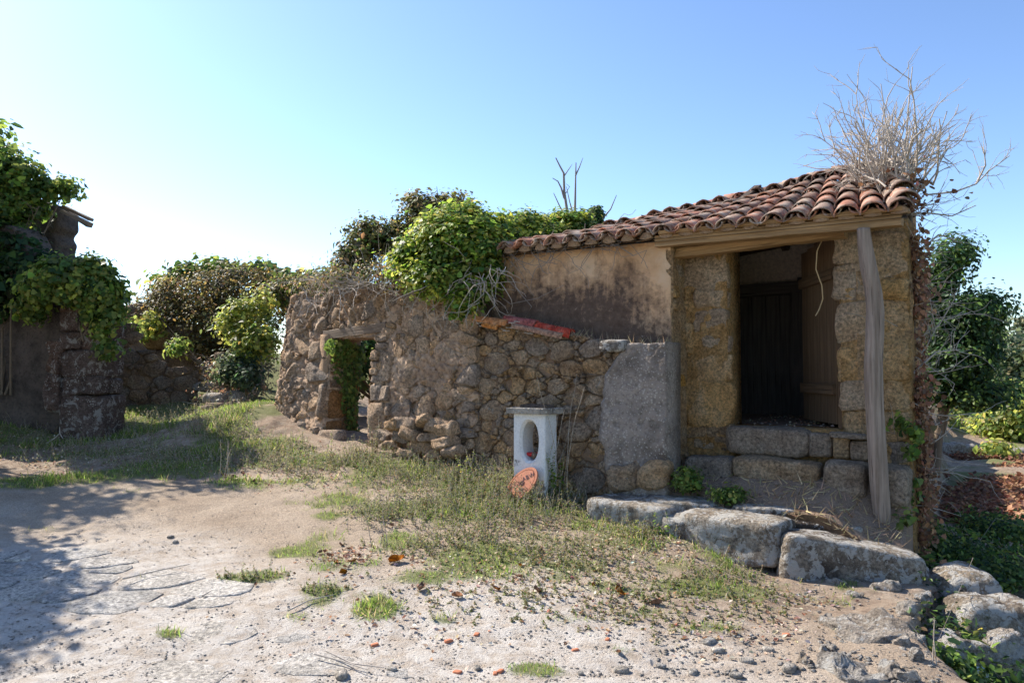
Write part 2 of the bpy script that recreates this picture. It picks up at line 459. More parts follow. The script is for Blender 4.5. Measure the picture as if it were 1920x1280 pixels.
def mat_tile():
    m, nt, b, out = new_mat('clay roof tile')
    p = wpos(nt)
    rnd = nt.nodes.new('ShaderNodeObjectInfo').outputs['Random']
    base = ramp(nt, rnd, [(0.0, (0.31, 0.11, 0.06)), (0.25, (0.36, 0.17, 0.11)), (0.5, (0.19, 0.115, 0.085)),
                          (0.72, (0.34, 0.16, 0.085)), (0.85, (0.29, 0.205, 0.155)), (1.0, (0.20, 0.13, 0.10))])
    n1 = noise(nt, p, 9, 8, 0.7); n2 = noise(nt, p, 50, 5, 0.7); n4 = noise(nt, p, 3.2, 5, 0.6)
    val = mth(nt, 'ADD', mth(nt, 'MULTIPLY', contr(nt, n2, 2.0), 0.8), 0.6)
    col = ND(nt, 'ShaderNodeHueSaturation', {'Color': base, 'Value': val}).outputs[0]
    col = mixc(nt, ramp(nt, n1, [(0.48, (0, 0, 0)), (0.60, (0.85, 0.85, 0.85))]), col, (0.38, 0.325, 0.26))
    col = mixc(nt, ramp(nt, n4, [(0.5, (0, 0, 0)), (0.66, (0.7, 0.7, 0.7))]), col, (0.085, 0.06, 0.05))
    setin(nt, b, 'Base Color', col); setin(nt, b, 'Roughness', 0.85)
    bump(nt, b, [(n1, 0.5), (n2, 0.5)], 0.008)
    return m
M['tile'] = mat_tile()
M['redtile'] = mat_stone('dull red tile', [(0.20, 0.055, 0.05), (0.33, 0.095, 0.08), (0.38, 0.16, 0.13)], .1, bscale=.15, scale=9)
M['orangetile'] = mat_stone('orange clay', [(0.27, 0.115, 0.055), (0.43, 0.19, 0.085), (0.46, 0.27, 0.15)], .12, bscale=.2, scale=9)
M['terracotta'] = mat_flat('terracotta', (0.50, 0.20, 0.115), 0.75, 0.15, 14, 0.002)
M['inkdark'] = mat_flat('dark glaze', (0.10, 0.045, 0.05), 0.6, 0.1, 30, 0.0005)
M['inkpale'] = mat_flat('pale glaze', (0.62, 0.45, 0.30), 0.7, 0.15, 30, 0.0005)

# ------------------------------------------------------------------ shape helpers
def worley(x, y, seed=0):
    """F2 - F1 of a cell pattern"""
    ix, iy = np.floor(x).astype(np.int64), np.floor(y).astype(np.int64)
    f1 = np.full(x.shape, 9.0); f2 = np.full(x.shape, 9.0)
    for a in (-1, 0, 1):
        for b in (-1, 0, 1):
            cx = ix + a + _h(ix + a, iy + b, ix * 0, seed); cy = iy + b + _h(ix + a, iy + b, ix * 0, seed + 5)
            d = np.hypot(x - cx, y - cy)
            f2 = np.minimum(f2, np.maximum(f1, d)); f1 = np.minimum(f1, d)
    return f2 - f1
def clip_poly(poly, n, d):
    """keep the side where p.n <= d"""
    out = []
    for i in range(len(poly)):
        a, b = poly[i], poly[(i + 1) % len(poly)]
        da, db = a[0] * n[0] + a[1] * n[1] - d, b[0] * n[0] + b[1] * n[1] - d
        if da <= 0: out.append(a)
        if (da < 0 < db) or (db < 0 < da):
            s = da / (da - db)
            out.append((a[0] + (b[0] - a[0]) * s, a[1] + (b[1] - a[1]) * s))
    return out
def chaikin(poly, k=0.25):
    out = []
    for i in range(len(poly)):
        a, b = poly[i], poly[(i + 1) % len(poly)]
        out.append((a[0] + (b[0] - a[0]) * k, a[1] + (b[1] - a[1]) * k))
        out.append((a[0] + (b[0] - a[0]) * (1 - k), a[1] + (b[1] - a[1]) * (1 - k)))
    return out
def resample(poly, n):
    p = np.array(poly + [poly[0]]); seg = np.linalg.norm(np.diff(p, axis=0), axis=1)
    cum = np.concatenate([[0], np.cumsum(seg)]); s = np.linspace(0, cum[-1], n, endpoint=False)
    return np.stack([np.interp(s, cum, p[:, 0]), np.interp(s, cum, p[:, 1])], 1)
STONE_N = [0]
def stone(name, parent, poly, mapf, depth, mat, back=-0.06, rough=0.012, tilt=0.10, n=14, dome=1.0, rr=None):
    """one stone: a polygon in wall coordinates, domed towards the outside"""
    STONE_N[0] += 1; sd = STONE_N[0]
    rng = np.random.default_rng(sd)
    pl = resample(chaikin(list(poly), 0.08), n)
    c = pl.mean(0); d = pl - c
    size = np.sqrt((d ** 2).sum(1)).mean()
    tx, tz = rng.normal(0, tilt, 2)
    levels = [(1.0, back), (1.0, depth * 0.2), (0.97, depth * 0.62), (0.88, depth * 0.9), (0.68, depth * (0.95 + 0.12 * dome)), (0.42, depth * (0.96 + 0.2 * dome)), (0.18, depth * (0.97 + 0.25 * dome))]
    pk = [(depth * rng.uniform(.85, 1.2), rng.normal(0, tilt * 1.6), rng.normal(0, tilt * 1.6)) for q in range(3)]
    V = []
    for s, h in levels:
        q = c + d * s
        o = np.full(len(q), float(h))
        k = 1.0 / max(size, 0.03)
        nz = vn(q[:, 0] * k * 1.3 + sd * 3.1, q[:, 1] * k * 1.3, h * k + sd, 5)
        nz2 = vn(q[:, 0] * k * 3 + sd * 1.7, q[:, 1] * k * 3, h * k, 9)
        if h > depth * 0.5:
            for (e, gx_, gy_) in pk: o = np.minimum(o, e + (q[:, 0] - c[0]) * gx_ + (q[:, 1] - c[1]) * gy_)
        if h > 0: o = o + nz * rough * 0.8 + nz2 * rough * 0.7
        q = q + np.stack([nz2, nz], 1) * rough * 0.5
        V.append(np.stack([q[:, 0], q[:, 1], o], 1))
    V.append(np.array([[c[0], c[1], min(e for e, _, _ in pk + [(depth * (.97 + .27 * dome), 0, 0)])]]))
    V = np.concatenate(V)
    F = []
    L = len(levels)
    for k in range(L - 1):
        for i in range(n):
            j = (i + 1) % n
            F.append((k * n + i, k * n + j, (k + 1) * n + j, (k + 1) * n + i))
    for i in range(n):
        F.append(((L - 1) * n + i, (L - 1) * n + (i + 1) % n, L * n))
    W = np.array([tuple(mapf(a, b, o)) for a, b, o in V])
    return mobj(name, W, F, mat, parent, smooth=True, origin=W.mean(0))
def cells(seed, inside, box, sizes, aspect=1.35, joint=0.012, manual=(), tries=5000, grow=1.45):
    """irregular stone outlines packed into a region; sizes = list of (radius, share of the tries)"""
    rng = np.random.default_rng(seed)
    C = [(a / aspect, b, r) for a, b, r in manual]
    for (r0, r1, share, gap) in sizes:
        for k in range(int(tries * share)):
            a = rng.uniform(box[0], box[1]); b = rng.uniform(box[2], box[3])
            if not inside(a, b): continue
            r = rng.uniform(r0, r1); a2 = a / aspect; ok = True
            for (x, y, q) in C:
                if (x - a2) ** 2 + (y - b) ** 2 < ((r + q) * gap) ** 2: ok = False; break
            if ok: C.append((a2, b, r))
    out = []
    for i, (x, y, r) in enumerate(C):
        th = rng.uniform(0, 6.28); R = r * grow
        pl = []
        for k in range(10):
            ang = th + k * 0.6283 + rng.normal(0, 0.1); rad = R * rng.uniform(0.88, 1.1)
            pl.append((x + rad * math.cos(ang), y + rad * math.sin(ang)))
        for j, (x2, y2, r2) in enumerate(C):
            if j == i: continue
            dx, dy = x2 - x, y2 - y; dd = math.hypot(dx, dy)
            if dd > (r + r2) * 2.4: continue
            nx, ny = dx / dd, dy / dd
            cut = dd * r / (r + r2) - joint
            pl = clip_poly(pl, (nx, ny), x * nx + y * ny + cut)
            if len(pl) < 3: break
        if len(pl) >= 3: out.append(([(px * aspect, py) for px, py in pl], r))
    return out
def shell(name, mapf, t0, t1, nt_, nz_, zb, zt, off, thick, mat, parent=None, hole=None, backoff=None):
    """closed wall body: rough front, back face, top and ends; hole(t, z) leaves quads out"""
    ts = np.linspace(t0, t1, nt_); ks = np.linspace(0, 1, nz_)
    TT, KK = np.meshgrid(ts, ks, indexing='ij')
    ZB = np.array([zb(t) for t in ts])[:, None]; ZT = np.array([zt(t) for t in ts])[:, None]
    ZZ = ZB + (ZT - ZB) * KK
    OO = off(TT, ZZ)
    front = [tuple(mapf(t, z, o)) for t, z, o in zip(TT.ravel(), ZZ.ravel(), OO.ravel())]
    back = [tuple(mapf(t, z, -thick)) for t, z in zip(TT.ravel(), ZZ.ravel())]
    n = len(front); F = []
    idx = lambda i, k: i * nz_ + k
    skip = np.zeros((nt_ - 1, nz_ - 1), bool)
    for i in range(nt_ - 1):
        for k in range(nz_ - 1):
            if hole and hole((ts[i] + ts[i + 1]) / 2, (ZZ[i, k] + ZZ[i + 1, k + 1]) / 2): skip[i, k] = True
    for i in range(nt_ - 1):
        for k in range(nz_ - 1):
            if skip[i, k]: continue
            a, b, c, d = idx(i, k), idx(i + 1, k), idx(i + 1, k + 1), idx(i, k + 1)
            F.append((a, b, c, d)); F.append((n + d, n + c, n + b, n + a))
            for (p, q, ni, nk) in ((a, b, i, k - 1), (b, c, i + 1, k), (c, d, i, k + 1), (d, a, i - 1, k)):
                edge = ni < 0 or nk < 0 or ni >= nt_ - 1 or nk >= nz_ - 1
                if edge or skip[ni, nk]: F.append((q, p, n + p, n + q))
    return mobj(name, np.array(front + back), np.array(F), mat, parent, smooth=True)
def cubegrid(n):
    r = np.linspace(-1, 1, n + 1); V = {}; P = []; F = []
    def vid(p):
        k = tuple(np.round(p, 5))
        if k not in V: V[k] = len(P); P.append(k)
        return V[k]
    for ax in range(3):
        for s in (-1, 1):
            for i in range(n):
                for j in range(n):
                    q = []
                    for (a, b) in ((i, j), (i + 1, j), (i + 1, j + 1), (i, j + 1)):
                        p = [0, 0, 0]; p[ax] = s; p[(ax + 1) % 3] = r[a]; p[(ax + 2) % 3] = r[b]
                        q.append(vid(p))
                    F.append(q if s > 0 else q[::-1])
    return np.array(P), np.array(F)
CG = {n: cubegrid(n) for n in (4, 7, 10, 16)}
BLK = [100]
def block(name, parent, center, dims, rz, mat, pn=7.0, rough=0.02, n=7, tilt=(0, 0), taper=(0, 0), freq=1.6, fine=0.35):
    """a rounded, uneven block of stone; dims are full sizes"""
    BLK[0] += 1; sd = BLK[0]
    P, F = CG[n]
    nrm = (np.abs(P) ** pn).sum(1) ** (1 / pn)
    Q = P / nrm[:, None] * np.array(dims) / 2
    Q[:, 0] *= 1 + taper[0] * P[:, 2]; Q[:, 1] *= 1 + taper[1] * P[:, 2]
    s = sd * 7.3; k = freq / max(0.05, min(dims)) * 0.5
    for ax in range(3):
        Q[:, ax] += rough * 0.22 * vn(Q[:, 0] * 26 + s, Q[:, 1] * 26, Q[:, 2] * 26, 33 + ax)
        Q[:, ax] += rough * (vn(Q[:, 0] * k + s, Q[:, 1] * k, Q[:, 2] * k, 3 + ax) + fine * vn(Q[:, 0] * k * 3 + s, Q[:, 1] * k * 3, Q[:, 2] * k * 3, 13 + ax))
    Mx = Matrix.Rotation(rz, 3, 'Z') @ Matrix.Rotation(tilt[1], 3, 'Y') @ Matrix.Rotation(tilt[0], 3, 'X')
    Q = Q @ np.array(Mx).T + np.array(tuple(center))
    return mobj(name, Q, F, mat, parent, smooth=True, origin=tuple(center))
RZF = math.atan2(-U.y, -U.x)      # rotation that lays local x along the house front, to the right
def board(name, parent, a, b, w, h, mat, rough=0.004, up=Vector((0, 0, 1)), seg=10, wob=0.0):
    """a plank or beam from a to b, local x along it (object rotated so the grain follows)"""
    a, b = Vector(a), Vector(b); L = (b - a).length
    x = (b - a).normalized(); y = up.cross(x).normalized(); z = x.cross(y)
    BLK[0] += 1; s = BLK[0] * 3.7
    xs = np.linspace(0, L, seg + 1); V = []
    prof = [(-1, -1), (-0.86, -1), (0.86, -1), (1, -0.86), (1, 0.86), (0.86, 1), (-0.86, 1), (-1, 0.86)]
    for xx in xs:
        for (p, q) in prof:
            e = rough * float(vn(xx * 2.3 + s, p * 1.7, q * 1.7, 4))
            e2 = rough * float(vn(xx * 6.3 + s, p * 1.7, q * 1.7, 8)) * 0.6
            V.append((xx, p * w / 2 * (1 + 0.0) + e + wob * float(vn(xx * 1.2 + s, 0.3, 0.2, 2)), q * h / 2 + e2 + wob * 0.6 * float(vn(xx * 1.1 + s, 5.3, 0.2, 2))))
    m = len(prof); F = []
    for i in range(seg):
        for k in range(m):
            F.append((i * m + k, (i + 1) * m + k, (i + 1) * m + (k + 1) % m, i * m + (k + 1) % m))
    F.append(tuple(range(m - 1, -1, -1))); F.append(tuple(seg * m + k for k in range(m)))
    F = [f[::-1] for f in F]
    me = mesh_data(name, V, F)
    o = link(name, me, mat, parent, a)
    o.rotation_euler = Matrix((x, y, z)).transposed().to_euler()
    return o
def tubes(name, paths, mat, parent=None, sides=5, origin=None):
    """many tapered twigs as one mesh; paths = [(points, r0, r1)]"""
    V, F, n0 = [], [], 0
    for pts, r0, r1 in paths:
        pts = [Vector(p) for p in pts]; m = len(pts)
        for i, p in enumerate(pts):
            d = (pts[min(i + 1, m - 1)] - pts[max(i - 1, 0)])
            if d.length < 1e-6: d = Vector((0, 0, 1))
            d.normalize()
            s = d.cross(Vector((0.31, 0.2, 0.93))); 
            if s.length < 1e-3: s = d.cross(Vector((1, 0, 0)))
            s.normalize(); t = d.cross(s)
            r = r0 + (r1 - r0) * i / max(1, m - 1)
            for k in range(sides):
                a = 6.2832 * k / sides
                V.append(p + s * (r * math.cos(a)) + t * (r * math.sin(a)))
        for i in range(m - 1):
            for k in range(sides):
                F.append((n0 + i * sides + k, n0 + i * sides + (k + 1) % sides, n0 + (i + 1) * sides + (k + 1) % sides, n0 + (i + 1) * sides + k))
        n0 += m * sides
    return mobj(name, np.array([tuple(v) for v in V]), np.array(F), mat, parent, smooth=True, origin=origin)
LT = {  # leaf outlines: x across, y towards the tip, z fold
 'oval': (np.array([(0, 0, 0), (-0.30, 0.35, 0.07), (-0.22, 0.72, 0.03), (0, 1, -0.06), (0.22, 0.72, 0.03), (0.30, 0.35, 0.07)]), np.array([(0, 2, 1), (0, 3, 2), (0, 4, 3), (0, 5, 4)])),
 'ivy': (np.array([(0, 0, 0), (-0.52, 0.12, 0.04), (-0.42, 0.55, 0.10), (0, 1, -0.08), (0.42, 0.55, 0.10), (0.52, 0.12, 0.04)]), np.array([(0, 2, 1), (0, 3, 2), (0, 4, 3), (0, 5, 4)])),
 'grass': (np.array([(-0.05, 0, 0), (0.05, 0, 0), (0.035, 0.6, 0.10), (0.0, 1.0, 0.3), (-0.035, 0.6, 0.10)]), np.array([(0, 1, 2), (0, 2, 4), (4, 2, 3)])),
 'quad': (np.array([(0, 0, 0), (-0.36, 0.5, 0.1), (0, 1, 0), (0.36, 0.5, 0.1)]), np.array([(0, 2, 1), (0, 3, 2)])),
 'blade': (np.array([(-0.05, 0, 0), (0.05, 0, 0), (0.0, 1.0, 0.25)]), np.array([(0, 1, 2)])),
 'curl': (np.array([(0, 0, 0), (-0.34, 0.3, 0.30), (-0.20, 0.75, 0.22), (0, 1, 0.25), (0.24, 0.7, 0.34), (0.36, 0.35, 0.2), (0, 0.5, -0.02)]), np.array([(0, 6, 1), (1, 6, 2), (2, 6, 3), (3, 6, 4), (4, 6, 5), (5, 6, 0)])),
}
def foliage(name, pos, nrm, size, tint, mat, parent=None, kind='quad', tip=None, seed=0, origin=None):
    """leaves as one mesh: positions, normals, sizes and a colour for each leaf"""
    rng = np.random.default_rng(seed + 11)
    pos = np.asarray(pos, float); n = len(pos)
    nrm = np.asarray(nrm, float); nrm = nrm / np.maximum(1e-6, np.linalg.norm(nrm, axis=1))[:, None]
    if tip is None:
        tip = rng.normal(0, 1, (n, 3)); tip[:, 2] -= 0.5
    tip = tip - nrm * (tip * nrm).sum(1)[:, None]
    tip = tip / np.maximum(1e-6, np.linalg.norm(tip, axis=1))[:, None]
    side = np.cross(tip, nrm)
    TV, TF = LT[kind]; k = len(TV)
    size = np.asarray(size, float).reshape(-1, 1, 1) if np.ndim(size) else np.full((n, 1, 1), size)
    V = pos[:, None, :] + size * (side[:, None, :] * TV[None, :, 0:1] + tip[:, None, :] * TV[None, :, 1:2] + nrm[:, None, :] * TV[None, :, 2:3])
    F = (TF[None] + (np.arange(n) * k)[:, None, None]).reshape(-1, 3)
    V = V.reshape(-1, 3)
    if origin is None:
        origin = (float(V[:, 0].mean()), float(V[:, 1].mean()), float(V[:, 2].min()))
    o = mobj(name, V, F, mat, parent, origin=origin)
    at_ = o.data.color_attributes.new('tint', 'FLOAT_COLOR', 'POINT')
    col = np.ones((n, k, 4), np.float32); col[:, :, :3] = np.asarray(tint)[:, None, :]
    at_.data.foreach_set('color', col.ravel())
    return o
def tints(rng, n, palette, jitter=0.25):
    pal = np.array(palette); c = pal[rng.integers(0, len(pal), n)]
    return np.clip(c * (1 + rng.normal(0, jitter, (n, 1))) * (1 + rng.normal(0, 0.08, (n, 3))), 0.005, 0.7)
CLID = [None]
def clump_tint(t):
    """each clump of leaves a little lighter and yellower, or darker and bluer"""
    c = CLID[0][:, None]
    return np.clip(t * np.exp(0.22 * c) * (1 + c * np.array([0.10, 0.03, -0.08])), 0.004, 0.6)
def clumped(rng, blobs, nclump, nleaf, spread, shell_=0.55, up=0.5):
    """leaf positions and normals in ragged clumps through a set of ellipsoids [(centre, radii)]"""
    P, N = [], []
    vol = np.array([r[0] * r[1] * r[2] for _, r in blobs]); vol = vol / vol.sum()
    for (c, r), w in zip(blobs, vol):
        m = max(3, int(nclump * w))
        d = rng.normal(0, 1, (m, 3)); d /= np.linalg.norm(d, axis=1)[:, None]
        rad = shell_ + (1 - shell_) * rng.random(m) ** 0.7
        cc = np.array(tuple(c)) + d * np.array(r) * rad[:, None]
        for q, dd in zip(cc, d):
            sp = spread * rng.uniform(0.6, 1.4); e = rng.normal(0, 1, (nleaf, 3)) * sp
            e[:, 2] *= 0.75
            P.append(q + e)
            N.append(dd * 0.6 + e / sp * 0.35 + rng.normal(0, 0.45, (nleaf, 3)) + np.array([0, 0, up]))
    CLID[0] = np.repeat(rng.normal(0, 1, len(P)), nleaf)
    return np.concatenate(P), np.concatenate(N)
def grow(rng, start, direc, length, segs, bend, up=0.0):
    pts = [Vector(start)]; d = Vector(direc).normalized()
    for k in range(segs):
        d = (d + Vector(rng.normal(0, bend, 3)) + Vector((0, 0, up))).normalized()
        pts.append(pts[-1] + d * (length / segs))
    return pts
def branchy(rng, start, direc, length, r, depth, bend=0.18, kids=(2, 4), shrink=0.6, up=0.02, spread=0.7, out=None):
    if out is None: out = []
    pts = grow(rng, start, direc, length, 5, bend, up)
    out.append((pts, r, r * 0.45))
    if depth > 0:
        for k in range(rng.integers(kids[0], kids[1] + 1)):
            i = rng.integers(1, 6)
            d = (pts[i] - pts[i - 1]).normalized() + Vector(rng.normal(0, spread, 3)) * 0.8
            branchy(rng, pts[i], d, length * shrink * rng.uniform(0.7, 1.15), r * 0.55, depth - 1, bend, kids, shrink, up, spread, out)
    return out
def pip(poly):
    P = [(float(a), float(b)) for a, b in poly]
    def f(x, y):
        c = False; j = len(P) - 1
        for i in range(len(P)):
            xi, yi = P[i]; xj, yj = P[j]
            if ((yi > y) != (yj > y)) and x < (xj - xi) * (y - yi) / (yj - yi) + xi: c = not c
            j = i
        return c
    return f

# ------------------------------------------------------------------ ground
GRASS = []      # (x, y, rx, ry, strength) patches of green in the yard
def gpatch(px, py, wx, wy, s):
    a = gp(px, py); b = gp(px + wx, py); c = gp(px, py - wy); 
    GRASS.append((a.x, a.y, abs(b.x - a.x) + 0.02, (c - a).length + 0.02, s))
for q in [(470, 1082, 70, 10, 1), (545, 1030, 60, 12, .9), (600, 1110, 40, 9, .9), (712, 1140, 34, 16, 1.2), (640, 1060, 60, 12, .5), (905, 1050, 95, 35, 1.15),
          (800, 1085, 60, 16, .8), (640, 935, 60, 18, .8), (620, 962, 30, 8, 1), (750, 1000, 50, 14, .9), (870, 940, 130, 40, .9), (1010, 945, 110, 40, .85),
          (760, 910, 120, 30, .7), (560, 900, 60, 10, .7), (460, 905, 70, 10, .8), (330, 880, 120, 14, 1), (120, 900, 160, 14, 1.1), (430, 830, 80, 25, .9), (440, 780, 60, 12, 1),
          (1200, 1000, 80, 25, .7), (1300, 1100, 110, 25, .8), (1230, 1140, 70, 12, .7), (1400, 1130, 90, 20, .6), (1330, 1170, 90, 14, .5), (850, 1235, 50, 10, .5), (1010, 1255, 40, 12, .9),
          (1170, 1215, 30, 9, .6), (560, 1155, 35, 7, .6), (830, 1160, 25, 9, .7), (315, 1190, 20, 6, .7), (90, 990, 40, 6, .4), (270, 1075, 40, 6, .5), (1000, 1000, 90, 25, .6),
          (960, 1100, 60, 12, .45), (690, 905, 50, 12, .6), (60, 830, 120, 20, .8), (220, 850, 120, 14, .75), (330, 850, 90, 12, .8), (500, 860, 70, 14, .7), (1080, 1060, 120, 24, .6), (1180, 1100, 80, 18, .65), (590, 1128, 30, 6, .6), (700, 1060, 40, 10, .6)]:
    gpatch(*q)
def grass_at(x, y):
    s = np.zeros_like(np.asarray(x, float))
    n = 0.55 * vn(np.asarray(x) * 3.1, np.asarray(y) * 3.1, 0, 31) + 0.35 * vn(np.asarray(x) * 9, np.asarray(y) * 9, 0, 32)
    for (a, b, rx, ry, k) in GRASS:
        d = ((x - a) / rx) ** 2 + ((y - b) / ry) ** 2
        s = np.maximum(s, k * np.exp(-d * 0.8))
    # strip of growth along the foot of the walls
    q = ((x - P0.x) * -NI.x + (y - P0.y) * -NI.y)       # distance out from the house front
    t = (x - P0.x) * U.x + (y - P0.y) * U.y
    s = np.maximum(s, 0.75 * np.exp(-((q - 0.75) / 0.45) ** 2) * sst(2.3, 2.9, t) * sst(9.5, 8, t))
    s = np.maximum(s, 0.8 * sst(10.2, 11.2, y) * sst(-2.5, -3.5, x))
    s = np.maximum(s, (0.44 + .3 * vn(np.asarray(x) * 1.1, np.asarray(y) * 1.6, 0, 34)) * sst(-2.6, -1.2, x + .25 * (y - 6)) * sst(3.9, 5.9, y) * sst(8.6, 7.6, y) * sst(2.6, 2.0, x - .33 * (y - 4.5)))
    return np.clip(s + n * 0.45 - 0.12, 0, 1)
def soil_at(x, y):
    q = ((x - P0.x) * -NI.x + (y - P0.y) * -NI.y); t = (x - P0.x) * U.x + (y - P0.y) * U.y
    s = np.exp(-((q - 0.4) / 0.9) ** 2) * sst(1.5, 2.5, t) * 0.8
    s = np.maximum(s, sst(9.8, 10.8, y) * sst(-1.5, -3.0, x) * 0.9)
    s = np.maximum(s, sst(-2.6, -4.2, x) * sst(8.0, 9.0, y))
    s = np.maximum(s, 0.75 * sst(0.0, 1.6, x - 0.3 * (y - 4.5)) * sst(4.0, 5.4, y))
    xe = xedge(y)
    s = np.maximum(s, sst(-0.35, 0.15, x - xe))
    n = vn(np.asarray(x) * 2.2, np.asarray(y) * 2.2, 0, 41) * 0.5 + vn(np.asarray(x) * 7, np.asarray(y) * 7, 0, 42) * 0.3
    return np.clip(s + n * 0.5 * (s > 0.02), 0, 1)
def axis(lo, hi, step, far, ratio=1.12):
    mid = np.arange(lo, hi, step); a = []; s = step; x = lo
    while x > -far: s *= ratio; x -= s; a.append(x)
    b = []; s = step; x = mid[-1]
    while x < far: s *= ratio; x += s; b.append(x)
    return np.concatenate([a[::-1], mid, b])
gx = axis(-7.0, 5.2, 0.036, 500); gy = axis(2.3, 13.0, 0.036, 500)
gy = gy[gy > -60]
GX, GY = np.meshgrid(gx, gy, indexing='ij')
GZ = gz(GX, GY)
near = sst(40, 15, np.hypot(GX, GY))
GZ = GZ + near * (0.035 * vn(GX * 0.9, GY * 0.9, 0, 51) + 0.014 * vn(GX * 3.3, GY * 3.3, 0, 52) + 0.006 * vn(GX * 11, GY * 11, 0, 53))
sm = soil_at(GX, GY); gm = grass_at(GX, GY)
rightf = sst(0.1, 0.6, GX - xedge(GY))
GZ = GZ + near * (sm * 0.022 * vn(GX * 7, GY * 7, 0, 54) + gm * 0.012 * np.abs(vn(GX * 15, GY * 15, 0, 55))) + near * rightf * 0.07 * vn(GX * 1.7, GY * 1.7, 0, 56)
nx_, ny_ = GX.shape
GV = np.stack([GX.ravel(), GY.ravel(), GZ.ravel()], 1)
ii, jj = np.meshgrid(np.arange(nx_ - 1), np.arange(ny_ - 1), indexing='ij')
GF = np.stack([(ii * ny_ + jj).ravel(), ((ii + 1) * ny_ + jj).ravel(), ((ii + 1) * ny_ + jj + 1).ravel(), (ii * ny_ + jj + 1).ravel()], 1)
def mat_ground():
    m, nt, b, out = new_mat('yard ground')
    p = wpos(nt)
    a = ND(nt, 'ShaderNodeAttribute'); a.attribute_name = 'mask'
    sep = ND(nt, 'ShaderNodeSeparateColor', {0: a.outputs['Color']})
    n1 = noise(nt, p, 1.3, 7, 0.6); n2 = noise(nt, p, 9, 7, 0.7); n3 = noise(nt, p, 60, 5, 0.7)
    vo = ND(nt, 'ShaderNodeTexVoronoi', {'Vector': p, 'Scale': 110.0})
    vc = ND(nt, 'ShaderNodeSeparateColor', {0: vo.outputs['Color']}).outputs[0]
    gravel = ramp(nt, n1, [(0.3, (0.37, 0.28, 0.20)), (0.5, (0.47, 0.37, 0.275)), (0.7, (0.55, 0.455, 0.36))])
    gravel = ND(nt, 'ShaderNodeHueSaturation', {'Color': gravel, 'Value': mth(nt, 'ADD', mth(nt, 'MULTIPLY', vc, 0.45), 0.72)}).outputs[0]
    gravel = mixc(nt, ramp(nt, vo.outputs['Distance'], [(0.35, (0, 0, 0)), (0.75, (0.4, 0.4, 0.4))]), gravel, (0.24, 0.19, 0.15))
    gravel = ND(nt, 'ShaderNodeHueSaturation', {'Color': gravel, 'Value': mth(nt, 'ADD', mth(nt, 'MULTIPLY', contr(nt, n3, 2.2), 0.45), 0.78)}).outputs[0]
    pale = ramp(nt, n2, [(0.3, (0.47, 0.41, 0.35)), (0.65, (0.62, 0.57, 0.51))])
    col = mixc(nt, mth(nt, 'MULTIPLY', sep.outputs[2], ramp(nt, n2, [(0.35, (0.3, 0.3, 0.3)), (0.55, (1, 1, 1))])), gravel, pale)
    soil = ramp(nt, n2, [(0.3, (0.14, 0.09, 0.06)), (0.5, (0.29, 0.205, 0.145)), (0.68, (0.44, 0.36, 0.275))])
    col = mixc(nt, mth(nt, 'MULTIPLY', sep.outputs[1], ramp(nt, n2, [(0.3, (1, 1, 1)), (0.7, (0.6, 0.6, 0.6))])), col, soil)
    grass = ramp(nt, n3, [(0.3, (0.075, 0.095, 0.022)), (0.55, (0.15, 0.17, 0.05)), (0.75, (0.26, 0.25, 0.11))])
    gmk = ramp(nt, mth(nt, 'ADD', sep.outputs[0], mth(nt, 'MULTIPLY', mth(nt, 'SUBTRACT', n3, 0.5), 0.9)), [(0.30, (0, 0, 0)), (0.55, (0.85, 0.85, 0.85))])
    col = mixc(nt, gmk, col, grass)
    setin(nt, b, 'Base Color', col); setin(nt, b, 'Roughness', 0.95)
    n5 = noise(nt, p, 190, 4, 0.7)
    bump(nt, b, [(n2, 0.6), (n3, 0.7), (n5, 0.3)], 0.03)
    return m
M['ground'] = mat_ground()
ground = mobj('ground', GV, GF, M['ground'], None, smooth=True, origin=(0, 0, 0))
ground['kind'] = 'structure'
ground['label'] = 'pale gravel yard with patchy grass running up to the ruin'
# the fields, far off, are scrub and bracken
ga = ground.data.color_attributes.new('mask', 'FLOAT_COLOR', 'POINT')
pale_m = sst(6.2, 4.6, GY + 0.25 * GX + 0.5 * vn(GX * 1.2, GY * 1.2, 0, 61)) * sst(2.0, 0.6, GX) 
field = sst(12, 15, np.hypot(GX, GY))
gg = np.clip(gm + rightf * (0.22 + 0.6 * vn(GX * 0.8, GY * 2.0, 0, 62)) + field * 0.15 + rightf * sst(9, 7, GY) * .55, 0, 1)  # last term: extra grass tint darkens the ditch, standing in for its shade
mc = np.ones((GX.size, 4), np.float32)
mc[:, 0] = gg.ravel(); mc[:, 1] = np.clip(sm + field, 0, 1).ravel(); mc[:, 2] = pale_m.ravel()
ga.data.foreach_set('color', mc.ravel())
def gsurf(x, y): return g1(x, y) + float(0.035 * vn(x * 0.9, y * 0.9, 0, 51) + 0.014 * vn(x * 3.3, y * 3.3, 0, 52))

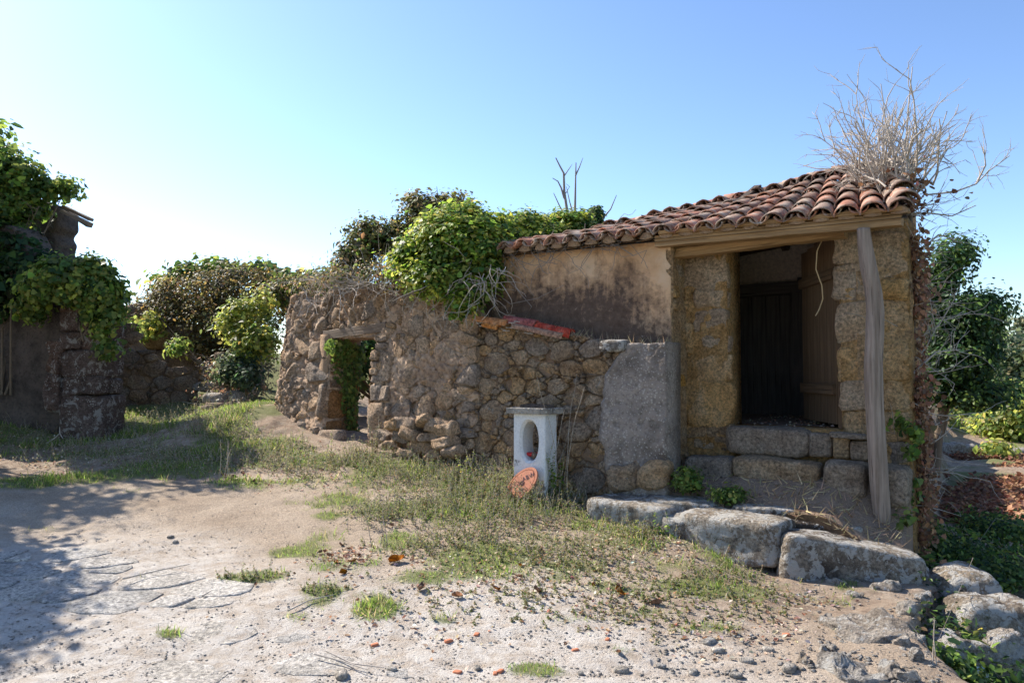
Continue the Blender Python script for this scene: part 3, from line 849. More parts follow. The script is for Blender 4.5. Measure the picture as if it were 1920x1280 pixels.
# flagstones let into the lane: pieces of the ground
fl = [gp(*q) for q in [(-60, 1035), (100, 1040), (300, 1080), (420, 1105), (380, 1130), (220, 1120), (120, 1105), (-60, 1105)]]
fin = pip([(p.x, p.y) for p in fl])
def fmap(a, b, o): return Vector((a, b, gsurf(a, b) + o))
bx = [min(p.x for p in fl), max(p.x for p in fl), min(p.y for p in fl), max(p.y for p in fl)]
for pl, r in cells(3, fin, bx, [(0.11, 0.2, .3, .85), (0.06, 0.11, .7, .8)], 1.6, 0.012, tries=1500, grow=1.9):
    stone('flagstone', ground, pl, fmap, 0.014, M['flag'], back=-0.06, rough=0.004, tilt=0.02, n=12, dome=0.3)
fl2 = [gp(*q) for q in [(330, 1175), (480, 1170), (800, 1240), (720, 1290), (250, 1290), (300, 1230)]]
fin2 = pip([(p.x, p.y) for p in fl2])
bx = [min(p.x for p in fl2), max(p.x for p in fl2), min(p.y for p in fl2), max(p.y for p in fl2)]
for pl, r in cells(4, fin2, bx, [(0.10, 0.15, .5, 1.6), (0.05, 0.08, .3, 1.6)], 1.5, 0.012, tries=110, grow=1.2):
    stone('flagstone', ground, pl, fmap, 0.006, M['flag'], back=-0.06, rough=0.005, tilt=0.02, n=12, dome=0.3)
# ------------------------------------------------------------------ wall planes
def plane(inward):
    def f(t, z, o): return P0 + U * t + NI * (inward - o) + Vector((0, 0, z))
    return f
RIN, RTC, RR = -0.28, 7.75, 1.15
def rec(t): return 0.115 * max(0.0, min(t, 7.75) - 4.4)      # the ruin's front turns away a little from the line of the house
def RM(t, z, o):
    """the ruin's front: straight, then bending back round its left corner; it leans back as it rises"""
    o = o - 0.12 * max(0.0, z - 0.7) * min(1.0, max(0.0, (t - 4.2) / 1.5)) - rec(t)
    if t <= RTC: return P0 + U * t + NI * (RIN - o) + Vector((0, 0, z))
    ph = min((t - RTC) / RR, 1.5); c = P0 + U * RTC + NI * (RIN + RR)
    rad = RR + o
    return c + U * (rad * math.sin(ph)) - NI * (rad * math.cos(ph)) + Vector((0, 0, z))
PLN, DRN = plane(0.05), plane(0.40)
def px_rect(x0, y0, x1, y1, inward, jit=0.0, rng=RNG):
    q = [fac(x0, y0, inward), fac(x1, y0, inward), fac(x1, y1, inward), fac(x0, y1, inward)]
    out = []
    for i in range(4):           # an extra point on each side keeps the corners from rounding too much
        a, b = q[i], q[(i + 1) % 4]
        for s in (0.08, 0.5, 0.92):
            out.append((a[0] + (b[0] - a[0]) * s + rng.normal(0, jit), a[1] + (b[1] - a[1]) * s + rng.normal(0, jit)))
    return out

# ------------------------------------------------------------------ ruined stone wall with the doorway
T0, TE = 4.28, 9.4
ruin = empty('ruined_wall', P0 + U * 6.2 + NI * RIN + Vector((0, 0, 0.5)))
tag(ruin, 'tall roofless rubble wall with a low doorway under a timber lintel, rounded left end', 'stone wall')
def r_top(t):
    k = np.interp(t, [4.2, 4.6, 5.6, 6.6, 7.7, 8.2, 8.7, 9.0, 9.4], [2.35, 2.6, 2.74, 2.75, 2.78, 2.74, 2.66, 2.55, 2.4])
    return float(k + 0.04 * vn(t * 5, 0.5, 0, 71) + 0.02 * vn(t * 15, 0.5, 0, 72))
def r_bot(t):
    p = RM(t, 0, 0); return g1(p.x, p.y) - 0.25
DT0, DT1, DZ = fac(692, 700, RIN + .19)[0], fac(604, 700, RIN + .28)[0], 2.07
def r_hole(t, z): return DT0 + 0.03 * math.sin(z * 9) < t < DT1 + 0.02 * math.sin(z * 7) and z < DZ
def r_off(T, Z):
    o = 0.035 * vn(T * 2.3, Z * 2.3, 0, 73) + 0.022 * vn(T * 6.5, Z * 6.5, 0, 74) + 0.014 * vn(T * 17, Z * 17, 0, 75)
    cr = np.abs(vn(T * 4.1 + 0.6 * vn(T * 2, Z * 2, 0, 3), Z * 4.6, 0, 77))
    w1 = worley(T * 4.2 + .25 * vn(T * 5, Z * 5, 0, 7), Z * 6.0 + .25 * vn(T * 5, Z * 5, 0, 8), 3)
    w2 = worley(T * 10 + .3 * vn(T * 9, Z * 9, 0, 7), Z * 13, 4)
    bare = sst(-.25, .25, vn(T * 1.3, Z * 1.3, 0, 70))
    return o * .7 - .004 - 0.015 * sst(0.12, 0.0, cr) + .022 * bare * (sst(0, .2, w1) - .5) + .016 * (sst(0, .25, w2) - .5)
def RMs(t, z, o):
    if t > T0 + .5: return RM(t, z, o)
    return RM(t - (.16 * float(vn(z * 3.5, 2.2, 0, 68)) + .08 * float(vn(z * 11, 2.2, 0, 69))) * max(0.0, 1 - (t - T0) / .5), z, o - .03 * max(0.0, 1 - (t - T0) / .12))
rsh = shell('masonry_core', RMs, T0, TE, 250, 140, r_bot, r_top, r_off, 0.55, M['render'], ruin, r_hole)
def r_in(t, z):
    if z > r_top(t) - 0.05 or z < r_bot(t) + 0.2: return False
    return not (DT0 - 0.06 < t < DT1 + 0.06 and z < DZ + 0.16)
# big rendered stretch right of the doorway keeps few stones
def r_in2(t, z):
    if not r_in(t, z): return False
    if 4.75 < t < 5.55 and z > 0.95 and vn(t * 3, z * 3, 0, 78) < .3: return False
    if 7.05 < t < 7.9 and 1.0 < z < 2.2 and vn(t * 3, z * 3, 0, 79) < -.1: return False
    return True
man = []
for (x, y, r) in [(670, 580, .15), (640, 590, .16), (700, 560, .13), (600, 590, .12), (735, 590, .09)]:
    t, z = fac(x, y, RIN + .25); man.append((t, z, r))
for pl, r in cells(11, r_in2, (T0 + .05, TE - .05, 0.3, 2.75), [(0.10, 0.14, .10, .92), (0.055, 0.09, .4, .85), (0.022, 0.045, .5, .8)], 1.35, 0.005, man, 6800, grow=2.3):
    t = sum(p[0] for p in pl) / len(pl); zc = sum(p[1] for p in pl) / len(pl)
    pl = clip_poly(pl, (0, 1), r_top(t) - .01)
    if zc < DZ + .1 and t < DT0: pl = clip_poly(pl, (1, 0), DT0)
    elif zc < DZ + .1 and t > DT1: pl = clip_poly(pl, (-1, 0), -DT1)
    elif DT0 - .1 < t < DT1 + .1: pl = clip_poly(pl, (0, -1), -(DZ + .13))
    pl = clip_poly(pl, (-1, 0), -T0 + .12)
    if len(pl) < 3: continue
    dd = random.uniform(0.015, 0.06)
    stone('stone', ruin, pl, RM, dd + (0.015 if r > .1 else 0), M['ruin'], rough=0.022, tilt=0.25, n=16, dome=random.uniform(.0, .3))
# doorway: left reveal of large warm stones, right edge of small ones
JL = P0 + U * DT1 + NI * (RIN + rec(DT1))
def JM(a, z, o): return JL + NI * (a + 0.05 + .06 * max(0, z - .7)) - U * o + Vector((0, 0, z))
shell('reveal', JM, 0.0, 0.58, 16, 40, lambda a: 0.5, lambda a: DZ + .06, lambda A, Z: -0.012 + 0.012 * vn(A * 8, Z * 8, 0, 81), 0.2, M['mortar'], ruin)
for (a0, a1, z0, z1) in [(0.0, .36, .52, .78), (.37, .58, .50, .74), (.0, .28, .80, .97), (.30, .58, .78, .98), (.02, .36, .99, 1.38), (.38, .58, 1.0, 1.3), (.0, .3, 1.40, 1.56),
                         (.31, .58, 1.32, 1.56), (.0, .16, 1.58, 1.64), (.02, .34, 1.66, 1.95), (.36, .58, 1.58, 1.78), (.36, .57, 1.8, 1.98)]:
    g = 0.008
    pl = [(a0 + g, z0 + g), ((a0 + a1) / 2, z0 + g), (a1 - g, z0 + g), (a1 - g, (z0 + z1) / 2), (a1 - g, z1 - g), ((a0 + a1) / 2, z1 - g), (a0 + g, z1 - g), (a0 + g, (z0 + z1) / 2)]
    stone('jamb_stone', ruin, pl, JM, 0.03, M['jamb'], rough=0.01, tilt=0.05, n=16, dome=.6)
for (x0, y0, x1, y1) in [(686, 656, 702, 676), (687, 677, 702, 690), (689, 690, 704, 703), (692, 703, 706, 718), (701, 658, 728, 716), (690, 720, 712, 752), (713, 722, 730, 752), (688, 755, 725, 802), (690, 628, 714, 640), (692, 640, 714, 654), (726, 756, 735, 780)]:
    stone('jamb_stone', ruin, px_rect(x0, y0, x1, y1, RIN + .18, .004), RM, random.uniform(.06, .1), M['ruin'], rough=.012, n=14, dome=.8)
for (x0, y0, x1, y1) in [(597, 806, 645, 838), (578, 800, 596, 815), (592, 718, 600, 785)]:
    stone('jamb_stone', ruin, px_rect(x0, y0, x1, y1, RIN + .26, .004), RM, .1, M['ruin'], rough=.015, n=14, dome=.8)
a = P0 + U * (DT1 + .16) + NI * (RIN + .255 + rec(DT1)) + Vector((0, 0, DZ + .055)); b = P0 + U * (DT0 - .16) + NI * (RIN + .245 + rec(DT0)) + Vector((0, 0, DZ + .12))
board('lintel', ruin, a, b, 0.22, 0.12, M['lintel'], rough=.014, wob=.012, seg=16)
a2 = P0 + U * (DT1 + .1) + NI * (RIN + .5 + rec(DT1)) + Vector((0, 0, DZ + .05)); b2 = P0 + U * (DT0 - .1) + NI * (RIN + .5 + rec(DT0)) + Vector((0, 0, DZ + .1))
board('lintel', ruin, a2, b2, 0.25, 0.1, M['lintel'], rough=.014, wob=.012, seg=12)
# rubble heaped against the foot of the wall, right of the doorway
rub = [(760, 795, 56, 20), (800, 790, 40, 16), (825, 800, 58, 24), (770, 815, 44, 22), (808, 820, 46, 18), (842, 806, 40, 26), (790, 838, 50, 20), (838, 832, 44, 22), (735, 800, 30, 14), (745, 818, 36, 18),
       (860, 848, 40, 18), (765, 850, 40, 16), (815, 852, 40, 18), (705, 818, 30, 12), (722, 835, 26, 12)]
for i, (x, y, w, h) in enumerate(rub):
    t, z = fac(x, y, RIN - .14); c = P0 + U * t + NI * (RIN - .14 + rec(t) - random.uniform(-.03, .05)) + Vector((0, 0, z))
    s = c.y / FPX
    block('fallen_stone', ruin, c, (w * s * 1.1, .2, h * s * 1.05), RZF + random.uniform(-.4, .4), M['ruin'], pn=6, rough=.035, n=7, freq=2.2, tilt=(random.uniform(-.3, .3), random.uniform(-.35, .2)))

# ------------------------------------------------------------------ lower rubble wall with the concrete face
low = empty('front_rubble_wall', P0 + U * 3.2 + NI * RIN + Vector((0, 0, 0.4)))
tag(low, 'lichened dry rubble wall below the plaster, with a rough concrete face at its right end', 'stone wall')
LM0 = plane(RIN)
def LM(t, z, o): return LM0(t, z, o - .06 * (z - .4))
def l_top(t): return float(np.interp(t, [1.9, 2.5, 2.62, 3.0, 3.6, 4.3], [1.88, 1.90, 1.92, 1.98, 2.10, 2.21]) + .015 * vn(t * 9, 0, 0, 82))
shell('masonry_core', LM, 1.99, 4.34, 110, 80, lambda t: .25, l_top, lambda T, Z: -.012 + .025 * vn(T * 4, Z * 4, 0, 83) + .012 * vn(T * 19, Z * 19, 0, 84), 0.30, M['darkmortar'], low)
cf = [fac(*q, RIN) for q in [(1178, 638), (1250, 645), (1253, 905), (1210, 880), (1140, 862), (1132, 800), (1128, 740), (1138, 690), (1152, 678), (1172, 668)]]
cin = pip(cf)
def l_in(t, z):
    if z > l_top(t) - .03 or z < .3: return False
    return not cin(t - .05, z) and not cin(t, z)
man = []
for (x, y, r) in [(885, 630, .10), (940, 625, .09), (1000, 650, .11), (1050, 655, .12), (925, 680, .14), (870, 650, .09), (1100, 655, .10), (1140, 650, .06), (1110, 690, .11), (1075, 808, .16), (1115, 785, .13),
                  (1070, 745, .10), (1115, 720, .12), (920, 770, .12), (880, 745, .10), (1100, 900, .16), (1080, 840, .09), (1110, 850, .10), (900, 830, .14), (1185, 880, .17), (850, 770, .1), (985, 700, .07), (1020, 690, .09)]:
    t, z = fac(x, y, RIN); man.append((t, z, r))
for pl, r in cells(12, l_in, (2.0, 4.5, .3, 2.2), [(0.085, 0.115, .25, .9), (0.05, 0.08, .4, .86), (0.018, 0.036, .35, .8)], 1.35, 0.004, man, 6200, grow=2.4):
    pl = clip_poly(pl, (0, 1), l_top(sum(p[0] for p in pl) / len(pl)) + .01); pl = clip_poly(pl, (-1, 0), -2.0)
    if len(pl) < 3: continue
    stone('stone', low, pl, LM, random.uniform(.01, .065) + (.015 if r > .1 else 0), M['rubble'], back=-.1, rough=.018, tilt=.2, n=18, dome=random.uniform(.05, .45))
cp = [fac(*q, RIN) for q in [(1178, 638), (1250, 645)]]
def c_lft(z): return float(np.interp(z, [.5, .7, 1.0, 1.3, 1.6, 1.75, 1.9], [2.55, 2.62, 2.66, 2.66, 2.60, 2.50, 2.36]) + .03 * vn(z * 6, 1.2, 0, 85) + .015 * vn(z * 17, 1.2, 0, 86))
def CM(s, z, o): 
    L = c_lft(z); return LM0(1.95 + (L - 1.95) * s, z, o - .03 * (z - .4))
shell('concrete_face', CM, 0.0, 1.0, 48, 100, lambda s: .40, lambda s: 1.895 + .012 * float(vn(s * 9, .3, 0, 87)), lambda S, Z: .075 + .012 * vn(S * 3, Z * 3, 0, 88) + .007 * vn(S * 11, Z * 15, 0, 89) - .05 * sst(.92, 1.0, S), .30, M['concrete'], low)
t, z = fac(1152, 648, RIN); block('cap_stone', low, P0 + U * t + NI * (RIN + .02) + Vector((0, 0, z)), (.27, .24, .12), RZF, M['slab'], pn=5, rough=.015)
for (x, y, w, h) in [(1225, 893, .34, .2), (1165, 890, .36, .22)]:
    t, z = fac(x, y, RIN - .1); block('footing_stone', low, P0 + U * t + NI * (RIN - .06) + Vector((0, 0, z)), (w, .24, h * 1.3), RZF + random.uniform(-.2, .2), M['rubble'], pn=3, rough=.06, n=10, tilt=(random.uniform(-.2, .2), random.uniform(-.3, .3)))

# ------------------------------------------------------------------ roofed house
house = empty('stone_house', P0 + U * 1.5 + NI * 1.5 + Vector((0, 0, .4)))
tag(house, 'small old house with sagging clay tile roof, plastered front and open dark doorway', 'house')
shell('plaster_wall', PLN, 2.04, 4.7, 120, 60, lambda t: .3, lambda t: 2.985, lambda T, Z: .02 * vn(T * 1.7, Z * 1.7, 0, 91) + .01 * vn(T * 6, Z * 6, 0, 92) + .005 * vn(T * 21, Z * 21, 0, 93), 0.42, M['plaster'], house)
# rough end of the plaster wall, at the side of the porch
RT = P0 + U * 2.04 + NI * .05
def RW(a, z, o): return RT + NI * a - U * o + Vector((0, 0, z))
M['returnp'] = mat_stone('bare end masonry', [(0.40, 0.23, 0.10), (0.55, 0.345, 0.17), (0.62, 0.44, 0.25)], .05, scale=6)
rw = shell('wall_end', RW, 0.0, .36, 14, 70, lambda a: .35, lambda a: 2.96, lambda A, Z: .02 + .02 * vn(A * 7, Z * 7, 0, 94) + .012 * vn(A * 19, Z * 19, 0, 95), .05, M['returnp'], house)
z = .6
while z < 2.85:
    h = random.uniform(.07, .2); w = random.uniform(.12, .3); a0 = random.choice([0.0, .34 - w])
    if random.random() < .7:
        stone('quoin', house, [(a0, z), (a0 + w, z), (a0 + w, z + h - .02), (a0, z + h - .02)], RW, .045, M['returnp'], rough=.014, tilt=.1, n=10)
    z += h
# door wall
DT = (fac(1575, 600, .4)[0], fac(1366, 600, .4)[0])
TH = 1.09
dsh = shell('door_wall', DRN, -.03, 2.04, 84, 90, lambda t: -.6, lambda t: 2.97, lambda T, Z: .008 + .02 * vn(T * 4, Z * 4, 0, 96) + .012 * vn(T * 13, Z * 13, 0, 97), 0.42, M['returnp'], house, lambda t, z: DT[0] < t < DT[1] and z > TH - .02)
for (x0, y0, x1, y1) in [(1280, 472, 1364, 545), (1302, 547, 1365, 577), (1283, 549, 1300, 600), (1303, 580, 1367, 627), (1320, 630, 1368, 660), (1300, 662, 1370, 712), (1292, 715, 1374, 796), (1288, 798, 1325, 818), (1327, 797, 1350, 816), (1352, 797, 1375, 815),
                         (1305, 820, 1340, 840), (1342, 818, 1376, 840), (1283, 452, 1312, 470), (1315, 450, 1364, 470), (1284, 604, 1300, 660),
                         (1563, 432, 1628, 497), (1563, 499, 1620, 505), (1563, 508, 1606, 562), (1608, 508, 1650, 562), (1567, 566, 1650, 646), (1570, 650, 1640, 712), (1577, 714, 1650, 768), (1584, 771, 1655, 824), (1577, 827, 1650, 850),
                         (1632, 437, 1702, 520), (1652, 524, 1703, 562), (1654, 565, 1704, 642), (1643, 646, 1705, 712), (1654, 715, 1705, 768), (1658, 772, 1707, 824), (1654, 828, 1708, 868), (1660, 872, 1708, 925), (1660, 929, 1710, 985)]:
    stone('ashlar_block', house, px_rect(x0 - 1.2, y0 - 1.2, x1 + 1.2, y1 + 1.2, .4, .011), DRN, random.uniform(.02, .055), M['ashlar'] if y0 < 790 else M['step'], rough=.02, tilt=.07, n=22, dome=.4)
# side and inner walls
DS = Vector((.49, .872, 0)).normalized()
C0 = P0 + NI * .40
def SM(a, z, o):
    nrm = Vector((DS.y, -DS.x, 0)); return C0 + DS * a + nrm * o + Vector((0, 0, z))
shell('side_wall', SM, .0, 3.3, 60, 40, lambda a: -.9, lambda a: float(np.interp(a, [0, 1.5, 3.3], [2.9, 3.5, 2.95])), lambda A, Z: .02 + .03 * vn(A * 3, Z * 3, 0, 98) + .015 * vn(A * 9, Z * 9, 0, 99), .4, M['ashlar'], house)
IW = plane(3.0)
def imap(t, z, o): return IW(t, z, o)
ih = (fac(1500, 650, 3.0)[0], fac(1372, 650, 3.0)[0], fac(1400, 545, 3.0)[1])
shell('inner_wall', IW, .42, 2.62, 40, 24, lambda t: .9, lambda t: 3.3, lambda T, Z: .006 * vn(T * 4, Z * 4, 0, 101), .15, M['inplaster'], house, lambda t, z: ih[0] + .1 < t < ih[1] - .02 and z < ih[2] - .06)
idr = empty('inner_door', P0 + U * ((ih[0] + ih[1]) / 2) + NI * 3.0 + Vector((0, 0, 1.08)))
idr.location -= wloc(house); idr.parent = house
for (ta, tb, za, zb) in [(ih[0], ih[0], 1.0, ih[2]), (ih[1], ih[1], 1.0, ih[2] - .01), (ih[0] - .06, ih[1] + .06, ih[2], ih[2] - .01)]:
    board('door_frame', idr, P0 + U * ta + NI * 2.97 + Vector((0, 0, za)), P0 + U * tb + NI * 2.97 + Vector((0, 0, zb)), .16, .16, M['doordark'], up=NI if ta == tb else Vector((0, 0, 1)))
for k in range(4):
    f0 = ih[0] + .08 + (ih[1] - ih[0] - .16) * (k + .5) / 4
    board('door_plank', idr, P0 + U * f0 + NI * 3.04 + Vector((0, 0, 1.05)), P0 + U * f0 + NI * 3.04 + Vector((0, 0, ih[2] - .05)), (ih[1] - ih[0] - .16) / 4 + .01, .05, M['doordark'], up=NI)
t_, z_ = fac(1498, 530, 3.0); board('wall_rail', house, P0 + U * t_ + NI * 2.95 + Vector((0, 0, z_)), P0 + U * (t_ - .9) + NI * 2.95 + Vector((0, 0, z_ - .01)), .07, .12, M['doordark'])
for nm, tt in (('left_inner_wall', 2.6),):
    q = P0 + U * tt
    mobj('inner_wall', [q + NI * .5, q + NI * 3.0, q + NI * 3.0 + Vector((0, 0, 3.5)), q + NI * .5 + Vector((0, 0, 3.2)), q + U * .1 + NI * .5, q + U * .1 + NI * 3.0, q + U * .1 + NI * 3.0 + Vector((0, 0, 3.5)), q + U * .1 + NI * .5 + Vector((0, 0, 3.2))],
         [(0, 1, 2, 3), (7, 6, 5, 4), (0, 3, 7, 4), (1, 5, 6, 2), (3, 2, 6, 7), (0, 4, 5, 1)], M['inplaster'], house)
mobj('floor', [P0 + U * t + NI * w + Vector((0, 0, h)) for h in (.6, TH - .012) for (t, w) in ((.2, .45), (2.6, .45), (2.6, 3.05), (.45, 3.05))], [(0, 1, 2, 3), (7, 6, 5, 4), (0, 4, 5, 1), (1, 5, 6, 2), (2, 6, 7, 3), (3, 7, 4, 0)], M['dirt'], house)
# plank door, swung inwards
dr = empty('door', P0 + U * .60 + NI * .86 + Vector((0, 0, TH + .03))); dr.location -= wloc(house); dr.parent = house
dd = (NI * math.cos(math.radians(31)) + U * math.sin(math.radians(31))); dn = Vector((dd.y, -dd.x, 0))
H0 = P0 + U * (DT[0] + .06) + NI * .62
for k in range(5):
    q = H0 + dd * (.1 + .19 * k); top = 2.93 - .03 * (k == 3) - .05 * (k == 4)
    board('plank', dr, q + Vector((0, 0, TH + .03)), q + Vector((0, 0, top)), .185, .035, M['door'], up=dn, rough=.003)
for zz in (1.45, 2.55):
    board('ledge', dr, H0 + dn * -.035 + dd * .02 + Vector((0, 0, zz)), H0 + dn * -.035 + dd * .95 + Vector((0, 0, zz)), .035, .1, M['door'])
board('door_post', house, P0 + U * (DT[0] + .0) + NI * .55 + Vector((0, 0, TH)), P0 + U * (DT[0] + .0) + NI * .55 + Vector((0, 0, 2.95)), .1, .1, M['door'], up=NI)
# eave beams
board('eave_beam', house, P0 + U * 2.16 + Vector((0, 0, 2.905)) - NI * .0, P0 + U * -.03 + Vector((0, 0, 2.885)), .14, .11, M['beam'], rough=.012, wob=.01, seg=24)
board('eave_board', house, P0 + U * 2.1 + Vector((0, 0, 2.976)) - NI * .02, P0 + U * -.04 + Vector((0, 0, 2.962)), .2, .035, M['beam'], rough=.006, wob=.006, seg=24)
board('door_lintel', house, P0 + U * 2.04 + NI * .22 + Vector((0, 0, 2.80)), P0 + U * .45 + NI * .22 + Vector((0, 0, 2.87)), .16, .10, M['beam'], rough=.014, wob=.015, seg=20)
for t in (.25, .95, 1.65):
    board('rafter', house, P0 + U * t + NI * .02 + Vector((0, 0, 2.95)), P0 + U * (t + .05) + NI * 1.9 + Vector((0, 0, 2.95 + 1.88 * .43)), .09, .1, M['rafter'], wob=.01)
    board('rafter', house, P0 + U * t + NI * 3.0 + Vector((0, 0, 3.22)), P0 + U * (t + .05) + NI * 1.92 + Vector((0, 0, 3.66)), .09, .1, M['rafter'], wob=.01)
cord = [at(1546, 440, 7.0), at(1532, 470, 6.98), at(1530, 505, 6.98), at(1541, 535, 6.99), at(1543, 560, 6.99), at(1536, 580, 6.99), at(1529, 592, 6.98)]
tubes('hanging_cord', [(cord, .007, .005)], M['rope'], house)

# roof: deck with barrel tiles
def r_slope(t): return float(np.interp(t, [-.3, 1.0, 3.7, 5], [.43, .41, .255, .22]))
def r_dir(t): return (NI + U * (.22 * max(0.0, 1 - t / 1.3)))
RIDGE = 1.9
def roofpt(t, r, dz=0.0):
    sag = -.03 * math.sin(max(0, min(1, (t - .5) / 3.5)) * math.pi) * (r / RIDGE)
    zz = 2.985 + r_slope(t) * min(r, RIDGE) - max(0, r - RIDGE) * .33 + sag
    return P0 + U * t + r_dir(t) * r + Vector((0, 0, zz + dz))
tsd = np.linspace(-.06, 4.5, 60); rsd = np.linspace(-.08, 3.4, 36)
HOLES = []
rr_ = random.Random(5)
V = [tuple(roofpt(t, r, -.035)) for t in tsd for r in rsd] + [tuple(roofpt(t, r, -.065)) for t in tsd for r in rsd]
n = len(tsd) * len(rsd); F = []
for i in range(len(tsd) - 1):
    for k in range(len(rsd) - 1):
        hole = (2.9 < tsd[i] < 4.2 and 1.0 < rsd[k] < 1.8 and rr_.random() < .3)
        if hole: HOLES.append((tsd[i], rsd[k])); continue
        a = i * len(rsd) + k; b = a + len(rsd)
        F.append((a, b, b + 1, a + 1)); F.append((n + a + 1, n + b + 1, n + b, n + a))
roof = mobj('roof', np.array(V), np.array(F), M['rafter'], house)
def tile_mesh(name, seed, L=.46, w0=.105, w1=.082, th=.013, up=True):
    rng = np.random.default_rng(seed); V = []; ns, nl = 9, 5
    for layer in (0, 1):
        for j in range(nl):
            y = -L / 2 + L * j / (nl - 1); w = (w0 + (w1 - w0) * j / (nl - 1)) if up else (w1 + (w0 - w1) * j / (nl - 1))
            for k in range(ns):
                a = math.pi * (k / (ns - 1)); r = w - (th if layer else 0)
                h = math.sin(a) * r * .92
                e = .004 * rng.normal() if j in (0, nl - 1) else .002 * rng.normal()
                V.append((math.cos(a) * r, y + e, (h if up else -h * .8) + .002 * rng.normal()))
    F = []; m = ns * nl
    for j in range(nl - 1):
        for k in range(ns - 1):
            a = j * ns + k
            F.append((a, a + 1, a + ns + 1, a + ns)); F.append((m + a + ns, m + a + ns + 1, m + a + 1, m + a))
    for j in range(nl - 1):
        for k in (0, ns - 1):
            a = j * ns + k; F.append((a, a + ns, m + a + ns, m + a))
    for k in range(ns - 1):
        for j in (0, nl - 1):
            a = j * ns + k; F.append((a + 1, a, m + a, m + a + 1))
    me = mesh_data(name, V, F, True); me.materials.append(M['tile']); return me
COV = [tile_mesh('roof_tile', k) for k in range(6)]
CHN = [tile_mesh('roof_tile', 20 + k, up=False) for k in range(3)]
def lay(me, c, along, nrm, parent, name='roof_tile'):
    y = Vector(along).normalized(); x = y.cross(Vector(nrm)).normalized(); z = x.cross(y)
    o = bpy.data.objects.new(name, me); COL.objects.link(o); o.parent = parent
    o.location = Vector(c) - wloc(parent); o.rotation_euler = Matrix((x, y, z)).transposed().to_euler()
    return o
rt = random.Random(3)
step = .205; NROW = 6; dr_ = .345
for i in range(22):
    t = -.01 + i * step
    for k in range(NROW):
        r = -.12 + .2 + k * dr_
        if r > RIDGE + .02: continue
        for kind in (0, 1):
            tt = t + (step / 2 if kind else 0)
            if kind and tt > 4.35: continue
            if any(abs(h[0] - tt) < .08 and abs(h[1] - r) < .12 for h in HOLES) and rt.random() < .8: continue
            p = roofpt(tt, r); p1 = roofpt(tt, r + .2); p0 = roofpt(tt, r - .2)
            al = (p1 - p0).normalized(); nr = (-U).cross(al).normalized()
            if nr.z < 0: nr = -nr
            al = (al - nr * .035 + U * rt.gauss(0, .025)).normalized()
            c = p + nr * ((-.012 if kind == 0 else .055) + .018 + rt.gauss(0, .004)) + al * rt.gauss(0, .012)
            lay(rt.choice(CHN if kind else COV), c, al, nr, roof)
# the raised tiles at the right edge of the roof
for (t, r, h) in [(-.05, .16, .05), (-.07, .45, .075), (-.06, .75, .06), (-.02, 1.05, .10), (-.03, 1.35, .08)]:
    p = roofpt(t, r, h); al = (roofpt(t, r + .2) - roofpt(t, r - .2)).normalized(); nr = (-U).cross(al).normalized(); nr = nr if nr.z > 0 else -nr
    lay(rt.choice(COV), p, al - nr * .04 + U * rt.gauss(0, .05), nr, roof)
for i in range(12):
    t = -.05 + i * .38; p = roofpt(t, RIDGE, .02); al = (roofpt(t - .2, RIDGE) - roofpt(t + .2, RIDGE)).normalized()
    lay(rt.choice(COV), p, al + Vector((0, 0, rt.gauss(0, .03))), Vector((0, 0, 1)), roof, 'ridge_tile')
for i in range(22):      # clay plugs under the lowest tiles
    t = -.01 + i * step; p = roofpt(t, -.06)
    pl = [(t + .075, 0.0), (t + .06, .045), (t + .02, .075), (t - .02, .075), (t - .06, .045), (t - .075, 0.0), (t, -.012)]
    def PM(a, b, o, q=p, t=t): return q + U * (a - t) - NI * o + Vector((0, 0, b - .03))
    stone('mortar_plug', roof, pl, PM, .035, M['mortar'], back=-.05, rough=.01, n=10)

# ------------------------------------------------------------------ wooden post
cl = [(1619, 428, 15), (1622, 460, 17), (1628, 500, 19), (1637, 545, 19), (1641, 585, 19.5), (1640, 630, 20), (1637, 680, 20.5), (1638, 720, 20), (1640, 760, 19.5), (1643, 810, 20), (1646, 860, 20.5), (1650, 920, 20.5), (1655, 975, 20), (1657, 1000, 20)]
PV, PF = [], []; NS = 48; rows = 110
cy = np.array([q[1] for q in cl]); 
for j in range(rows):
    py = cl[0][1] + (cl[-1][1] - cl[0][1]) * j / (rows - 1)
    cxp = np.interp(py, cy, [q[0] for q in cl]); rad = np.interp(py, cy, [q[2] for q in cl]) * 6.48 / FPX * .80
    c = at(cxp, py, 6.48)
    for k in range(NS):
        a = 6.2832 * k / NS
        gr = .05 * vn(math.cos(a) * 2.4 + 3, math.sin(a) * 2.4, c.z * .8, 111) + .05 * vn(math.cos(a) * 11, math.sin(a) * 11 + 9, c.z * .9, 112) + .05 * vn(math.cos(a) * 2, math.sin(a) * 2 + 9, c.z * 4, 113) - .10 * float(sst(.82, 1.0, vn(math.cos(a) * 5 + 7, math.sin(a) * 5, c.z * .5, 114) + .25))
        cx = abs(math.cos(a)) ** .75 * math.copysign(1, math.cos(a)); sy = abs(math.sin(a)) ** .75 * math.copysign(1, math.sin(a))
        rr2 = rad * (1 + float(gr))
        PV.append((c.x + cx * rr2 * .95, c.y + sy * rr2 * .8, c.z))
for j in range(rows - 1):
    for k in range(NS): PF.append((j * NS + k, (j + 1) * NS + k, (j + 1) * NS + (k + 1) % NS, j * NS + (k + 1) % NS))
PF.append(tuple(range(NS))); PF.append(tuple((rows - 1) * NS + k for k in range(NS - 1, -1, -1)))
post = mobj('porch_post', np.array(PV), PF, M['post'], None, smooth=True)
tag(post, 'crooked weathered grey timber post holding up the porch eave', 'post')

